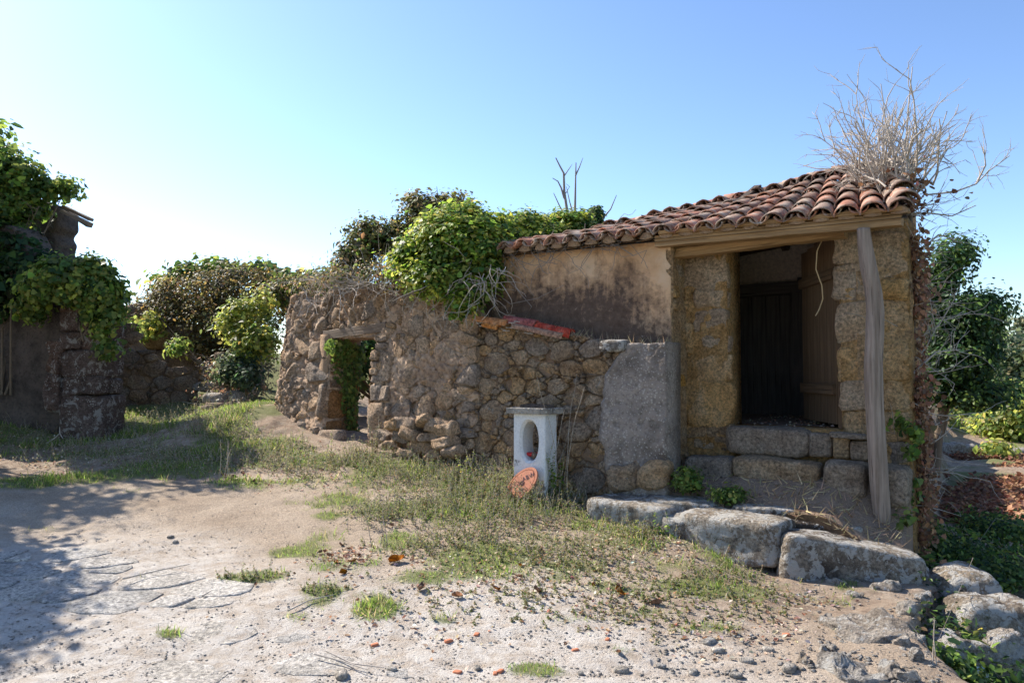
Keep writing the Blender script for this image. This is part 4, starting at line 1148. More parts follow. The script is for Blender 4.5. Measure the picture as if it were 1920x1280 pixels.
# ------------------------------------------------------------------ porch of stone slabs and steps
porch = empty('stone_porch', P0 + U * 1.0 - NI * .1 + Vector((0, 0, .2)))
tag(porch, 'raised porch of worn granite slabs and steps before the open door', 'porch')
def bedz(t, w): return float(np.interp(w, [-.6, -.3, .0, .3], [.37, .45, .63, .70]) - .26 * sst(.6, .0, t) * sst(.22, -.05, w) + .02 * vn(t * 4, w * 4, 0, 121) + .012 * vn(t * 13, w * 13, 0, 122))
ts = np.linspace(-.02, 2.25, 56); ws = np.linspace(-.42, .35, 26); V = []; F = []
for t in ts:
    for w in ws: V.append(tuple(P0 + U * t + NI * w + Vector((0, 0, bedz(t, w)))))
nn = len(V); V += [(x, y, z - .75) for x, y, z in V]
m = len(ws)
for i in range(len(ts) - 1):
    for k in range(m - 1):
        a = i * m + k; F.append((a, a + 1, a + m + 1, a + m)[::-1])
    for k in (0, m - 1):
        a = i * m + k; F.append((a, a + m, nn + a + m, nn + a))
for k in range(m - 1):
    for i in (0, len(ts) - 1):
        a = i * m + k; F.append((a, a + 1, nn + a + 1, nn + a))
mobj('earth_bed', np.array(V), np.array(F), M['dirt'], porch, smooth=True)
def slab(name, a, b, depth, ztop_a, ztop_b, h, mat=None, rough=.03, n=16, pn=9, parent=porch):
    """a slab whose front edge runs from a to b (x, y)"""
    a = Vector((a[0], a[1], ztop_a)); b = Vector((b[0], b[1], ztop_b)); d = b - a; L = d.length
    rz = math.atan2(d.y, d.x); inn = Vector((-math.sin(rz), math.cos(rz), 0))
    c = (a + b) / 2 + inn * depth / 2 - Vector((0, 0, h / 2))
    return block(name, parent, c, (L, depth, h), rz, mat or M['slab'], pn=pn, rough=rough, n=n, tilt=(0, -math.asin((ztop_b - ztop_a) / L)), freq=1.2)
slab('slab', (.68, 7.12), (1.30, 6.62), .55, .45, .43, .36)
slab('slab', (1.26, 6.68), (1.45, 6.52), .4, .40, .39, .3, n=10)
slab('slab', (1.40, 6.56), (2.06, 6.04), .48, .42, .415, .38)
slab('slab', (2.09, 5.98), (3.13, 5.86), .46, .37, .22, .42, rough=.035)
slab('slab', (2.16, 6.43), (2.85, 6.28), .34, .39, .35, .16, n=10, rough=.015)
slab('slab', (2.02, 6.28), (2.2, 6.22), .2, .40, .39, .12, n=10, rough=.015)
slab('slab', (1.15, 7.02), (1.75, 6.72), .35, .475, .46, .14, n=10, rough=.012)
slab('slab', (1.9, 6.66), (2.5, 6.45), .3, .46, .45, .12, n=10, rough=.012)
for (t0, t1, z, h) in [(1.92, 1.47, .82, .3), (1.455, .67, .83, .22), (.66, .28, .82, .3), (.26, -.02, .80, .34)]:
    a = P0 + U * t0 + NI * .0; b = P0 + U * t1 + NI * .0
    slab('step_stone', a, b, .36, z, z - .01, h, M['step'], rough=.03, n=16, pn=6)
a = P0 + U * 1.60 + NI * .22; b = P0 + U * .82 + NI * .22; slab('threshold_stone', a, b, .5, 1.095, 1.085, .27, M['step'], rough=.03, n=16, pn=6)
for (t0, t1, z0, z1) in [(.81, .62, .83, 1.05), (.61, .47, .84, 1.06), (.46, .30, .83, 1.0)]:
    a = P0 + U * t0 + NI * .25; b = P0 + U * t1 + NI * .25; slab('riser_stone', a, b, .3, z1, z1, z1 - z0, M['step'], rough=.012, n=7)
a = P0 + U * .62 + NI * .2; b = P0 + U * .3 + NI * .22; slab('riser_stone', a, b, .3, 1.08, 1.06, .05, M['step'], rough=.01, n=7)

# ------------------------------------------------------------------ white shrine
sc_ = gp(1003, 918); shr = empty('wayside_shrine', sc_)
tag(shr, 'small white painted concrete shrine with oval niche and flat slab cap', 'shrine')
xr = -U; yb = NI; zb = sc_.z - .08
W, D, HT = .37, .22, 1.20 - zb
def sp(x, y, z): return sc_ + xr * x + yb * y + Vector((0, 0, zb - sc_.z + z))
nc = 64; ex, ez, ecz = .095, .195, HT - .27
V, F = [], []
def outer(k):
    a = 6.2832 * k / nc; dx, dz = math.cos(a), math.sin(a)
    s = min((W / 2) / max(1e-6, abs(dx)), ((HT - ecz) if dz > 0 else ecz) / max(1e-6, abs(dz)))
    return dx * s, ecz + dz * s
oc = [outer(k) for k in range(nc)]
for cnr in [(W / 2, HT), (-W / 2, HT), (-W / 2, 0), (W / 2, 0)]:
    j = min(range(nc), key=lambda k: (oc[k][0] - cnr[0]) ** 2 + (oc[k][1] - cnr[1]) ** 2); oc[j] = cnr
def ell(k, g):
    a = 6.2832 * k / nc; c_, s_ = math.cos(a), math.sin(a)
    return (ex + g) * math.copysign(abs(c_) ** .85, c_), ecz + (ez + g) * math.copysign(abs(s_) ** .9, s_)
rings = []
rings.append([sp(x * (1 - .00), D / 2, z) for x, z in oc])
rings.append([sp(x, -D / 2 + .012, z) for x, z in oc])
rings.append([sp(x * .97, -D / 2, z) for x, z in oc])
rings.append([sp(*(lambda q: (q[0], -D / 2, q[1]))(ell(k, .022))) for k in range(nc)])
rings.append([sp(*(lambda q: (q[0], -D / 2 + .006, q[1]))(ell(k, .018))) for k in range(nc)])
rings.append([sp(*(lambda q: (q[0], -D / 2 + .03, q[1]))(ell(k, .0))) for k in range(nc)])
rings.append([sp(*(lambda q: (q[0], D / 2, q[1]))(ell(k, .0))) for k in range(nc)])
V = [p for r in rings for p in r]
for j in range(len(rings)):
    j2 = (j + 1) % len(rings)
    for k in range(nc): F.append((j * nc + k, j * nc + (k + 1) % nc, j2 * nc + (k + 1) % nc, j2 * nc + k)[::-1])
mobj('body', V, F, M['shrine'], shr)
def cap_poly(g):
    pts = [(-W / 2 - .055 - g, -D / 2 - .05 - g), (W / 2 - .02, -D / 2 - .05 - g)]
    for k in range(7):
        a = -math.pi / 2 + k / 6 * math.pi / 2; pts.append((W / 2 - .03 + (.085 + g) * math.cos(a), -D / 2 + .035 + (.085 + g) * math.sin(a)))
    pts += [(W / 2 + .055 + g, D / 2 + .04 + g), (-W / 2 - .055 - g, D / 2 + .04 + g)]
    return pts
cpz = [(-.004, HT + .0), (0, HT + .005), (0, HT + .052), (-.006, HT + .06)]
V = [sp(x, y, z) for g, z in cpz for x, y in cap_poly(g)]; m = len(cap_poly(0)); F = []
for j in range(3):
    for k in range(m): F.append((j * m + k, j * m + (k + 1) % m, (j + 1) * m + (k + 1) % m, (j + 1) * m + k))
F.append(tuple(range(m - 1, -1, -1))); F.append(tuple(3 * m + k for k in range(m)))
mobj('cap', V, F, M['capconcrete'], shr)
for (x, y, w) in [(-.02, .02, .30), (.12, .0, .18), (-.12, .05, .16)]:
    block('debris', shr, sp(x, y, HT + .066), (w, .14, .05), RZF, M['soil'], pn=2.2, rough=.014, n=7)
cand = empty('grave_candle', sp(-.02, .02, ecz - ez + .02)); tag(cand, 'red candle lying in the niche of the white shrine', 'candle')
cv, cf_ = [], []
ca, cb = sp(-.085, -.02, ecz - .07), sp(.02, .03, ecz - .085)
ca.z = cb.z = sp(0, 0, ecz - ez).z + .055
tubes('wax', [([ca, ca + (cb - ca) * .33, ca + (cb - ca) * .66, cb], .022, .022)], M['red'], cand, 10)
tubes('cap', [([cb, cb + (cb - ca) * .25], .024, .02)], M['white'], cand, 10)
for i, (x, y) in enumerate([(-.05, .06), (.03, .07), (0, .0)]):
    o = block('pebble', None, sp(x, y, ecz - ez + .03 + .015), (.07, .06, .06), i, M['rubble'], pn=3, rough=.01, n=4)
    tag(o, 'small brown stone lying inside the shrine niche', 'stone', 'stones in the niche')

# ------------------------------------------------------------------ terracotta disc leaning on the shrine
dc = empty('terracotta_disc', gp(980, 934)); tag(dc, 'round terracotta plate with lettering leaning against the white shrine', 'plaque')
ctr = at(979, 910, gp(980, 934).y + .02); ctr.z = gp(980, 934).z + .135
nd = Vector((-.50, -.72, .42)).normalized()
xd = Vector((nd.y, -nd.x, 0)).normalized() * -1; yd = nd.cross(xd).normalized()
if yd.z < 0: yd = -yd; xd = -xd
ro = math.radians(-38); xd, yd = xd * math.cos(ro) + yd * math.sin(ro), yd * math.cos(ro) - xd * math.sin(ro)
if xd.cross(yd).dot(nd) < 0: xd = -xd
RX, RY = .125, .20
def dp(x, y, h): return ctr + xd * x + yd * y + nd * h
prof = [(0.0, -.012), (.97, -.012), (1.0, -.006), (1.0, .006), (.985, .012), (.86, .012), (.85, .006), (.83, .006), (.82, .012), (0.0, .013)]
V = [dp(0, 0, -.012)]; F = []; ns = 48
for (r, h) in prof[1:-1]:
    for k in range(ns): V.append(dp(RX * r * math.cos(6.2832 * k / ns), RY * r * math.sin(6.2832 * k / ns), h))
V.append(dp(0, 0, .013)); R_ = len(prof) - 2
for k in range(ns):
    F.append((0, 1 + (k + 1) % ns, 1 + k)); F.append((len(V) - 1, 1 + (R_ - 1) * ns + k, 1 + (R_ - 1) * ns + (k + 1) % ns))
    for j in range(R_ - 1): F.append((1 + j * ns + k, 1 + j * ns + (k + 1) % ns, 1 + (j + 1) * ns + (k + 1) % ns, 1 + (j + 1) * ns + k))
mobj('plate', V, F, M['terracotta'], dc)
def letters(txt, x, y, size, ang, mat, name):
    cu = bpy.data.curves.new(name, 'FONT'); cu.body = txt; cu.size = size; cu.align_x = 'CENTER'; cu.align_y = 'CENTER'; cu.extrude = .0015
    tmp = bpy.data.objects.new(name, cu); COL.objects.link(tmp)
    bpy.context.view_layer.update()
    me = bpy.data.meshes.new_from_object(tmp.evaluated_get(bpy.context.evaluated_depsgraph_get()))
    bpy.data.objects.remove(tmp)
    me.materials.clear(); o = link(name, me, mat, dc, dp(x, y, .0145))
    ax = xd * math.cos(ang) + yd * math.sin(ang); ay = yd * math.cos(ang) - xd * math.sin(ang)
    o.rotation_euler = Matrix((ax, ay, nd)).transposed().to_euler()
letters('ABW', -.0, .095, .062, math.radians(70), M['inkdark'], 'lettering')
letters('CIII', .02, -.06, .07, math.radians(35), M['inkpale'], 'numerals')
tr_ = [dp(.018 * math.cos(a / 20 * 6.2832), .01 + .022 * math.sin(a / 20 * 6.2832), .014) for a in range(21)]
tubes('ring_mark', [(tr_, .004, .004)], M['inkdark'], dc, 6)
tubes('ring_mark', [([dp(-.004, .01, .0145), dp(.004, .012, .0145), dp(.006, .02, .0145)], .006, .004)], M['inkdark'], dc, 6)

# ------------------------------------------------------------------ loose tiles on the ledge of the rubble wall
def ledge_tile(name, x0, y0, x1, y1, inward, mat, label, wide=.09, dz=0.0):
    a = fac(x0, y0, inward); b = fac(x1, y1, inward)
    A = P0 + U * a[0] + NI * inward + Vector((0, 0, a[1] + dz)); B = P0 + U * b[0] + NI * inward + Vector((0, 0, b[1] + dz))
    L = (B - A).length
    me = tile_mesh(name, random.randint(0, 999), L=L, w0=wide, w1=wide * .8, th=.014); me.materials.clear(); me.materials.append(mat)
    al = (B - A).normalized(); nr = al.cross(NI).normalized(); nr = nr if nr.z > 0 else -nr
    nr = (nr - NI * .55).normalized(); nr = (nr - al * nr.dot(al)).normalized()
    x = al.cross(nr).normalized(); o = bpy.data.objects.new(name, me); COL.objects.link(o)
    o.location = (A + B) / 2 - nr * wide * .5; o.rotation_euler = Matrix((x, al, nr)).transposed().to_euler()
    return tag(o, label, 'roof tile', 'loose tiles on the rubble wall ledge')
ledge_tile('loose_roof_tile', 1006, 606, 946, 594, -.25, M['redtile'], 'left one of two dull red tiles lying along the ledge', .07)
ledge_tile('loose_roof_tile', 1072, 622, 1006, 606, -.26, M['redtile'], 'right one of two dull red tiles lying along the ledge', .07, dz=-.005)
ledge_tile('loose_roof_tile', 952, 603, 888, 594, -.29, M['orangetile'], 'pale orange tile at the far left of the tiles on the ledge', .055)
ledge_tile('loose_roof_tile', 1056, 628, 962, 608, -.31, M['orangetile'], 'long orange tile edge sticking out below the two red tiles', .045)
ledge_tile('loose_roof_tile', 935, 612, 905, 606, -.32, M['orangetile'], 'short broken orange tile bedded under the pale orange tile', .045)
ch = []
for k in range(80):
    t = random.uniform(3.25, 4.25); z = l_top(t) + random.uniform(-.07, .04)
    c = P0 + U * t + NI * (RIN + random.uniform(-.03, .1)) + Vector((0, 0, z)); L = random.uniform(.03, .1)
    d = (U * -1 + Vector((0, 0, -.12)) + Vector(RNG.normal(0, .08, 3))) * L
    ch.append(([c, c + d * .5, c + d], .007, .004))
o = tubes('wood_splinters', ch, M['twig'], None, 4); tag(o, 'brown splinters and litter packed under the tiles on the ledge', 'litter', kind='stuff')
# ------------------------------------------------------------------ the ruin at the left
ruinl = empty('ruined_house', (-6.9, 11.2, .6)); tag(ruinl, 'shaded ruined house at the left edge with big corner stones and broken upper wall', 'house')
LA, LB = Vector((-6.02, 11.12, 0)), Vector((-11.5, 12.3, 0)); LD = (LB - LA).normalized(); LN = Vector((LD.y, -LD.x, 0))
if LN.y > 0: LN = -LN
def LW(a, z, o): return LA + LD * a + LN * o + Vector((0, 0, z))
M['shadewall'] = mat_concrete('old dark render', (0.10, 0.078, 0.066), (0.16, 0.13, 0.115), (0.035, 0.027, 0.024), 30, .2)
shell('lower_wall', LW, .1, 5.2, 70, 50, lambda a: .3, lambda a: 3.0 + .8 * float(sst(.9, 1.5, a)) + .1 * float(vn(a * 3, 0, 0, 131)), lambda A, Z: .03 * vn(A * 2, Z * 2, 0, 132) + .02 * vn(A * 7, Z * 7, 0, 133), .5, M['shadewall'], ruinl)  # top raised out of view at the left, added to shade the ground
UA = Vector((-7.0, 12.35, 0)) + LD * .50
def UW(a, z, o): return UA + LD * a + LN * o + Vector((0, 0, z))
def u_edge(z): return -.02 + .05 * float(vn(z * 2.2, .4, 0, 134)) + .06 * float(vn(z * 7.5, .4, 0, 135)) 
def UWe(a, z, o):
    e = u_edge(z); return UW(e + a if a > .4 else e * (1 - a / .4) + a, z, o)
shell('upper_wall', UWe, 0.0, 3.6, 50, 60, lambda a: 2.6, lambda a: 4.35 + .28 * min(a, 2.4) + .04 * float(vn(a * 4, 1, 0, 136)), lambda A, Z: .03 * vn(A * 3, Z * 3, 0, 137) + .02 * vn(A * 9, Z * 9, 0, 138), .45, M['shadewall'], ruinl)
for (x0, y0, x1, y1) in [(120, 388, 171, 412), (128, 398, 168, 424), (118, 396, 170, 421)]:
    board('eave_timber', ruinl, at(x0, y0, 12.15 + .06 * (y0 % 3)), at(x1, y1, 12.0 + .06 * (y0 % 3)), .1, .05, M['lintel'], rough=.006)
def lblock(x0, y0, x1, y1, mat='quoin', d=.6, Y=11.0, par=ruinl, nm='quoin', **k):
    a = at(x0, y0, Y); b = at(x1, y1, Y); c = (a + b) / 2; c.y += d / 2 - .12
    return block(nm, par, c, (abs(b.x - a.x), d, abs(a.z - b.z) * 1.02), -.12, M[mat], **dict(dict(pn=9, rough=.035, n=16, freq=2.4), **k))
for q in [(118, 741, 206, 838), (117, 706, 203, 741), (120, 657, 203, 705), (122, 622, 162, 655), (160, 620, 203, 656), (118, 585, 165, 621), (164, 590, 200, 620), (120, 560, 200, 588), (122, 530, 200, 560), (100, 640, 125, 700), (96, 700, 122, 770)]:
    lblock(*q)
# low tumbled wall behind it
lowl = empty('tumbled_wall', at(290, 765, 13.0)); tag(lowl, 'low tumbled stone wall stepping down to the right, between the left ruin and the bushes', 'stone wall')
WA = at(200, 700, 12.6); WB = at(372, 700, 13.2); WD = Vector((WB.x - WA.x, WB.y - WA.y, 0)).normalized(); WN = Vector((WD.y, -WD.x, 0))
WL = math.hypot(WB.x - WA.x, WB.y - WA.y)
def WM(a, z, o): return Vector((WA.x, WA.y, 0)) + WD * a + WN * o + Vector((0, 0, z))
def w_top(a): return float(np.interp(a / WL, [0, .1, .25, .35, .5, .65, .8, .83, 1.0], [2.35, 2.42, 2.38, 2.12, 1.9, 1.72, 1.66, 1.72, 1.62]) + .02 * vn(a * 9, 0, 0, 141))
shell('masonry_core', WM, 0, WL, 50, 40, lambda a: .5, w_top, lambda A, Z: -.03 + .03 * vn(A * 6, Z * 6, 0, 142), .5, M['darkmortar'], lowl)
for pl, r in cells(21, lambda a, z: .75 < z < w_top(a) - .02 and .05 < a < WL - .03, (0, WL, .7, 2.45), [(.11, .16, .3, .9), (.06, .1, .5, .88), (.03, .05, .2, .85)], 1.3, .006, (), 2200, grow=1.7):
    pl = clip_poly(pl, (0, 1), w_top(sum(p[0] for p in pl) / len(pl)) + .02); pl = clip_poly(pl, (-1, 0), 0.0); pl = clip_poly(pl, (1, 0), WL)
    if len(pl) < 3: continue
    stone('stone', lowl, pl, WM, random.uniform(.02, .08), M['lowstone'], back=-.12, rough=.022, tilt=.2, n=13, dome=.4)
# earth bank with a bit of old wall behind
bankw = empty('rear_wall', at(400, 700, 15.5)); tag(bankw, 'dark remains of a stone wall half hidden behind the brambles', 'stone wall')
for (x, y, w, h) in [(340, 640, 70, 70), (305, 625, 60, 60), (255, 600, 80, 50), (350, 690, 60, 50), (400, 700, 80, 60), (450, 720, 70, 60), (430, 660, 60, 50), (300, 680, 60, 60), (470, 690, 50, 70), (250, 650, 60, 60), (390, 650, 50, 50)]:
    c = at(x, y, 15.2); s = 15.2 / FPX
    block('stone', bankw, c, (w * s, .6, h * s), 0, M['lowstone'], pn=4, rough=.07, n=7)
for i, (x, y, w, h, Y) in enumerate([(405, 748, 46, 24, 12.4), (412, 760, 50, 14, 12.2), (385, 725, 40, 16, 13.2), (418, 667, 26, 16, 13.6), (438, 745, 40, 28, 12.6), (395, 765, 30, 10, 12.1)]):
    c = at(x, y, Y); s = Y / FPX
    o = block('fallen_stone', None, c, (w * s, .3, h * s), random.uniform(-.5, .5), M['lowstone'] if i % 2 else M['boulder'], pn=3.5, rough=.03, n=7)
    tag(o, ['rounded brown fallen stone at the foot of the brambles', 'flat pale slab lying before the brambles', 'brown stone caught in the dry brush right of the tumbled wall', 'pale stone perched high in the brambles',
            'large brown stone beside the left end of the ruined wall', 'small flat pale stone on the grass before the brambles'][i], 'stone', 'fallen stones by the brambles')

# ------------------------------------------------------------------ plants
GREEN = [(0.102, 0.168, 0.036), (0.132, 0.198, 0.042), (0.072, 0.126, 0.03), (0.18, 0.216, 0.054)]
IVYL = [(.14, .24, .035), (.19, .28, .045), (.24, .30, .055), (.095, .17, .03), (.06, .12, .022)]
LIME = [(0.288, 0.312, 0.072), (0.348, 0.36, 0.084), (0.216, 0.264, 0.06), (0.144, 0.192, 0.048)]
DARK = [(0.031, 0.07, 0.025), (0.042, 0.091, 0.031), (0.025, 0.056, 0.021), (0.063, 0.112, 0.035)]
OLIVE = [(0.119, 0.112, 0.042), (0.154, 0.133, 0.049), (0.084, 0.091, 0.035), (0.105, 0.077, 0.042), (0.196, 0.154, 0.049)]
BROWN = [(.13, .12, .05), (.10, .10, .04), (.08, .095, .035), (.17, .14, .06), (.11, .12, .04)]
def plant(name, label, cat, base, blobs, ncl, nlf, spread, leaf, pal, seed, kind='quad', group=None, stems=6, stemr=.02, shell_=.55, up=.5, jit=.25, stemmat='bark', leafmat='leaf'):
    """a shrub, creeper or small tree: woody stems and a crown of separate leaves"""
    rng = np.random.default_rng(seed)
    root = empty(name, base); tag(root, label, cat, group)
    P, N = clumped(rng, blobs, ncl, nlf, spread, shell_, up)
    foliage('foliage', P, N, leaf * np.exp(rng.normal(-.05, .33, len(P))), clump_tint(tints(rng, len(P), pal, jit)), M[leafmat], root, kind, seed=seed)
    if stems:
        paths = []
        for k in range(stems):
            c, r = blobs[rng.integers(0, len(blobs))]
            e = np.array(tuple(c)) + rng.normal(0, .5, 3) * np.array(r)
            b = Vector(base) + Vector((rng.normal(0, .05), rng.normal(0, .05), 0)); m = (b + Vector(e)) / 2 + Vector(rng.normal(0, .12, 3)) * (Vector(e) - b).length * .5
            paths.append(([b, b.lerp(m, .5), m, m.lerp(Vector(e), .5), Vector(e)], stemr, stemr * .3))
            for q in range(3):
                s = m.lerp(Vector(e), rng.random())
                paths.append((grow(rng, s, rng.normal(0, 1, 3) + np.array([0, 0, .4]), max(r) * .8, 4, .25), stemr * .35, stemr * .12))
        tubes('stem', paths, M[stemmat], root, 5)
    return root
def bl(px, py, Y, rx, ry, depth=None):
    """an ellipsoid of growth: centre seen at px, py and distance Y, half sizes in pixels"""
    s = Y / FPX; return (at(px, py, Y), (rx * s, (depth if depth else (rx + ry) / 2 * s), ry * s))

# left ruin: ivy above, creeper on the corner
plant('ivy', 'dense ivy hanging over the top of the left ruin upper wall', 'ivy', at(20, 520, 11.9), [bl(30, 340, 11.9, 60, 55, .3), bl(-40, 350, 11.8, 80, 90, .4), bl(100, 350, 11.95, 42, 22, .25), bl(10, 415, 11.8, 40, 50, .25), bl(125, 352, 11.95, 24, 16, .2), (at(60, 385, 11.85), (.35, .2, .2))], 380, 40, .075, .058, GREEN, 41, 'ivy')
plant('creeper', 'leafy green creeper spilling over the corner stones of the left ruin', 'creeper', at(150, 640, 10.9), [bl(110, 520, 10.8, 40, 28, .3), bl(165, 515, 10.8, 40, 26, .3), bl(190, 545, 10.75, 34, 26, .25), bl(80, 545, 10.8, 30, 20, .25), bl(135, 550, 10.75, 34, 20, .2), bl(185, 600, 10.72, 14, 34, .08), bl(200, 640, 10.74, 8, 32, .07), bl(212, 580, 10.8, 14, 30, .15), bl(60, 575, 10.9, 20, 22, .15), bl(170, 580, 10.72, 20, 16, .08), bl(120, 495, 10.85, 12, 10, .1), bl(180, 492, 10.85, 14, 8, .1)], 420, 36, .07, .06, GREEN + LIME[2:3], 42, 'ivy')
plant('shaded_creeper', 'dark shaded creeper along the lower wall top at the left edge', 'creeper', at(10, 740, 11.4), [bl(20, 520, 11.3, 60, 40, .3), bl(0, 450, 11.5, 50, 22, .3), bl(45, 465, 11.6, 30, 18, .2), bl(60, 490, 11.4, 40, 30, .3), bl(0, 560, 11.3, 40, 40, .2)], 90, 26, .1, .08, DARK, 43, 'ivy')
plant('overhanging_tree', 'tree at the left edge whose leafy twigs reach into the picture', 'tree', (-9.2, 10.4, .9), [((-9.3, 10.6, 5.1), (.95, .9, .7)), ((-10.0, 10.6, 4.6), (1.2, 1.2, .9)), ((-8.3, 10.2, 4.5), (.5, .5, .4)), ((-9.0, 9.6, 4.0), (.9, .9, .8)), ((-8.3, 9.2, 3.5), (.5, .6, .5)), ((-10.0, 9.2, 3.6), (1.0, 1.0, .9)), ((-7.62, 11.3, 4.95), (.10, .2, .16)), ((-7.7, 11.3, 5.2), (.10, .2, .14))], 320, 30, .16, .11, GREEN, 44, 'oval', stems=10, stemr=.07)
plant('backdrop_bush', 'loose green bush showing above the left half of the ruined wall', 'bush', at(590, 620, 13.5), [bl(560, 530, 13.6, 40, 16, .3), bl(610, 522, 13.4, 34, 14, .3), bl(530, 550, 13.8, 30, 26, .3), bl(640, 515, 12.8, 26, 16, .3), bl(585, 545, 13.4, 40, 16, .3)], 150, 30, .09, .065, OLIVE + GREEN, 46, 'oval', stems=14, stemr=.01, shell_=.3)
plant('side_tree', 'second tree off the left edge shading the lane', 'tree', (-8.4, 7.6, .5), [((-7.8, 7.6, 3.9), (1.1, 1.2, .9)), ((-6.95, 6.9, 3.4), (.8, .9, .7)), ((-8.1, 6.3, 3.4), (1.0, .9, .8)), ((-6.7, 7.9, 3.2), (.5, .5, .45)), ((-7.1, 5.9, 2.9), (.6, .6, .5))], 330, 40, .14, .11, GREEN, 45, 'oval', stems=8, stemr=.06)

# brambles and fig behind
plant('bramble', 'rounded brownish bramble thicket behind the tumbled wall', 'bramble', at(400, 690, 15.6), [bl(380, 560, 15.5, 90, 50, .8), bl(450, 545, 15.7, 80, 45, .8), bl(310, 590, 15.2, 60, 40, .6), bl(390, 610, 15.0, 80, 50, .6), bl(460, 610, 15.2, 60, 60, .6), bl(285, 575, 15.6, 40, 25, .5), bl(560, 560, 15.0, 60, 40, .6), bl(400, 650, 14.9, 50, 40, .4)], 560, 44, .14, .06, OLIVE, 51, 'oval', stems=24, stemr=.014)
plant('fig_shoots', 'large lobed green leaves rising above the bramble thicket', 'fig', at(440, 680, 16.4), [bl(345, 515, 16.2, 26, 16, .3), bl(405, 502, 16.3, 30, 14, .3), bl(450, 508, 16.3, 30, 14, .3), bl(505, 512, 16.2, 24, 18, .3), bl(540, 525, 16.0, 18, 22, .3), bl(300, 530, 16.2, 14, 22, .2), bl(325, 545, 16.1, 24, 16, .3), bl(575, 530, 15.6, 24, 14, .3)], 80, 18, .12, .13, GREEN, 52, 'ivy', stems=16, stemr=.02, shell_=.3)
plant('yellow_shrub', 'yellow green upright shrub by the left end of the ruined wall', 'shrub', at(455, 725, 13.4), [bl(455, 600, 13.3, 34, 50, .35), bl(490, 575, 13.2, 18, 40, .25), bl(430, 610, 13.2, 20, 35, .3), bl(470, 650, 13.0, 34, 40, .35), bl(490, 640, 12.8, 22, 50, .3), bl(280, 610, 14.6, 22, 30, .3), bl(335, 655, 13.9, 16, 20, .2)], 190, 26, .085, .075, LIME, 53, 'oval', stems=16, stemr=.012, shell_=.3)
plant('silvery_bush', 'low blue green bush with pale shining leaves beside the ruined wall end', 'bush', at(440, 720, 12.9), [bl(440, 690, 12.8, 30, 26, .3), bl(465, 700, 12.6, 20, 30, .25), bl(420, 705, 12.8, 24, 14, .2)], 80, 26, .07, .07, [(.05, .085, .04), (.08, .115, .06), (.11, .14, .085)], 54, 'oval', stems=8, stemr=.01)
plant('dry_brush', 'dry brown brush heaped between the tumbled wall and the ruined wall end', 'brush', at(420, 760, 12.8), [bl(400, 700, 13.4, 40, 26, .4), bl(430, 730, 12.8, 44, 22, .4), bl(380, 745, 12.8, 40, 14, .3), bl(460, 760, 12.2, 30, 16, .3), bl(480, 700, 14.5, 40, 60, .4), bl(500, 650, 15, 30, 60, .4)], 170, 20, .1, .05, [(.22, .15, .09), (.15, .11, .06), (.12, .13, .05), (.28, .21, .13)], 56, 'oval', stems=60, stemr=.008, stemmat='twig', shell_=.15)
plant('fence_plant', 'green plant growing on the tumbled wall beside the creeper', 'bush', at(228, 650, 12.9), [bl(225, 612, 12.9, 16, 14, .2), bl(245, 615, 13.0, 18, 10, .2), bl(330, 640, 13.6, 10, 26, .12)], 40, 22, .06, .07, GREEN, 55, 'oval', stems=5, stemr=.008)

# on top of the ruin: the ivy heap, its trails, dark shrubs
plant('ivy_heap', 'bright green ivy heap over the join of ruined wall and tiled roof', 'ivy', at(860, 560, 8.9), [bl(861, 455, 9.0, 80, 50, .5), bl(781, 470, 9.1, 34, 30, .3), bl(761, 500, 9.15, 40, 24, .3), bl(816, 440, 9.1, 40, 34, .35), bl(896, 470, 8.85, 54, 56, .4), bl(851, 405, 9.2, 26, 18, .25), bl(888, 402, 9.2, 24, 16, .25), bl(911, 420, 9.1, 28, 20, .3), bl(806, 415, 9.2, 20, 16, .2), bl(751, 470, 9.2, 20, 16, .2),  bl(826, 520, 8.75, 80, 36, .25), bl(886, 530, 8.6, 50, 38, .18), bl(866, 415, 9.2, 50, 24, .4), bl(926, 440, 9.2, 40, 30, .4), bl(856, 575, 8.52, 20, 22, .07), bl(878, 585, 8.5, 14, 20, .07), bl(866, 550, 8.55, 30, 30, .1), bl(911, 520, 8.65, 18, 26, .12), bl(906, 500, 8.5, 30, 26, .12), bl(896, 545, 8.5, 26, 20, .1)], 800, 44, .06, .042, IVYL + LIME[:2], 61, 'ivy', stems=26, stemr=.012, shell_=.7, up=1.0)
plant('ivy_mound', 'lower ivy mound lying on the left end of the tiled roof', 'ivy', at(1000, 470, 9.6), [bl(985, 440, 9.7, 50, 38, .4), bl(1070, 428, 9.9, 42, 30, .35), bl(1035, 440, 9.7, 30, 22, .3), bl(960, 432, 9.6, 30, 22, .3), bl(1020, 455, 9.5, 46, 24, .3), bl(950, 470, 9.3, 36, 24, .3), bl(1100, 440, 9.9, 22, 14, .25)], 460, 40, .055, .044, LIME + IVYL, 62, 'ivy', stems=8, stemr=.012, shell_=.7, up=1.0)
plant('dark_shrub', 'dark leaved shrub rising highest behind the ivy heap', 'shrub', at(820, 520, 10.6), [bl(785, 395, 10.6, 34, 30, .3), bl(850, 378, 10.7, 26, 18, .25), bl(830, 400, 10.6, 50, 30, .35), bl(770, 430, 10.6, 36, 26, .3)], 170, 26, .075, .06, BROWN, 63, 'oval', stems=20, stemr=.012, shell_=.35)
plant('dark_shrub', 'dark leaved shrub left of the ivy heap on the ruined wall', 'shrub', at(680, 540, 10.4), [bl(690, 440, 10.4, 36, 30, .3), bl(730, 450, 10.4, 34, 30, .3), bl(670, 480, 10.3, 34, 30, .3), bl(650, 500, 10.2, 30, 20, .25), bl(610, 515, 10.4, 26, 10, .2)], 190, 24, .075, .058, BROWN + GREEN[:1], 64, 'oval', stems=26, stemr=.01, shell_=.35)
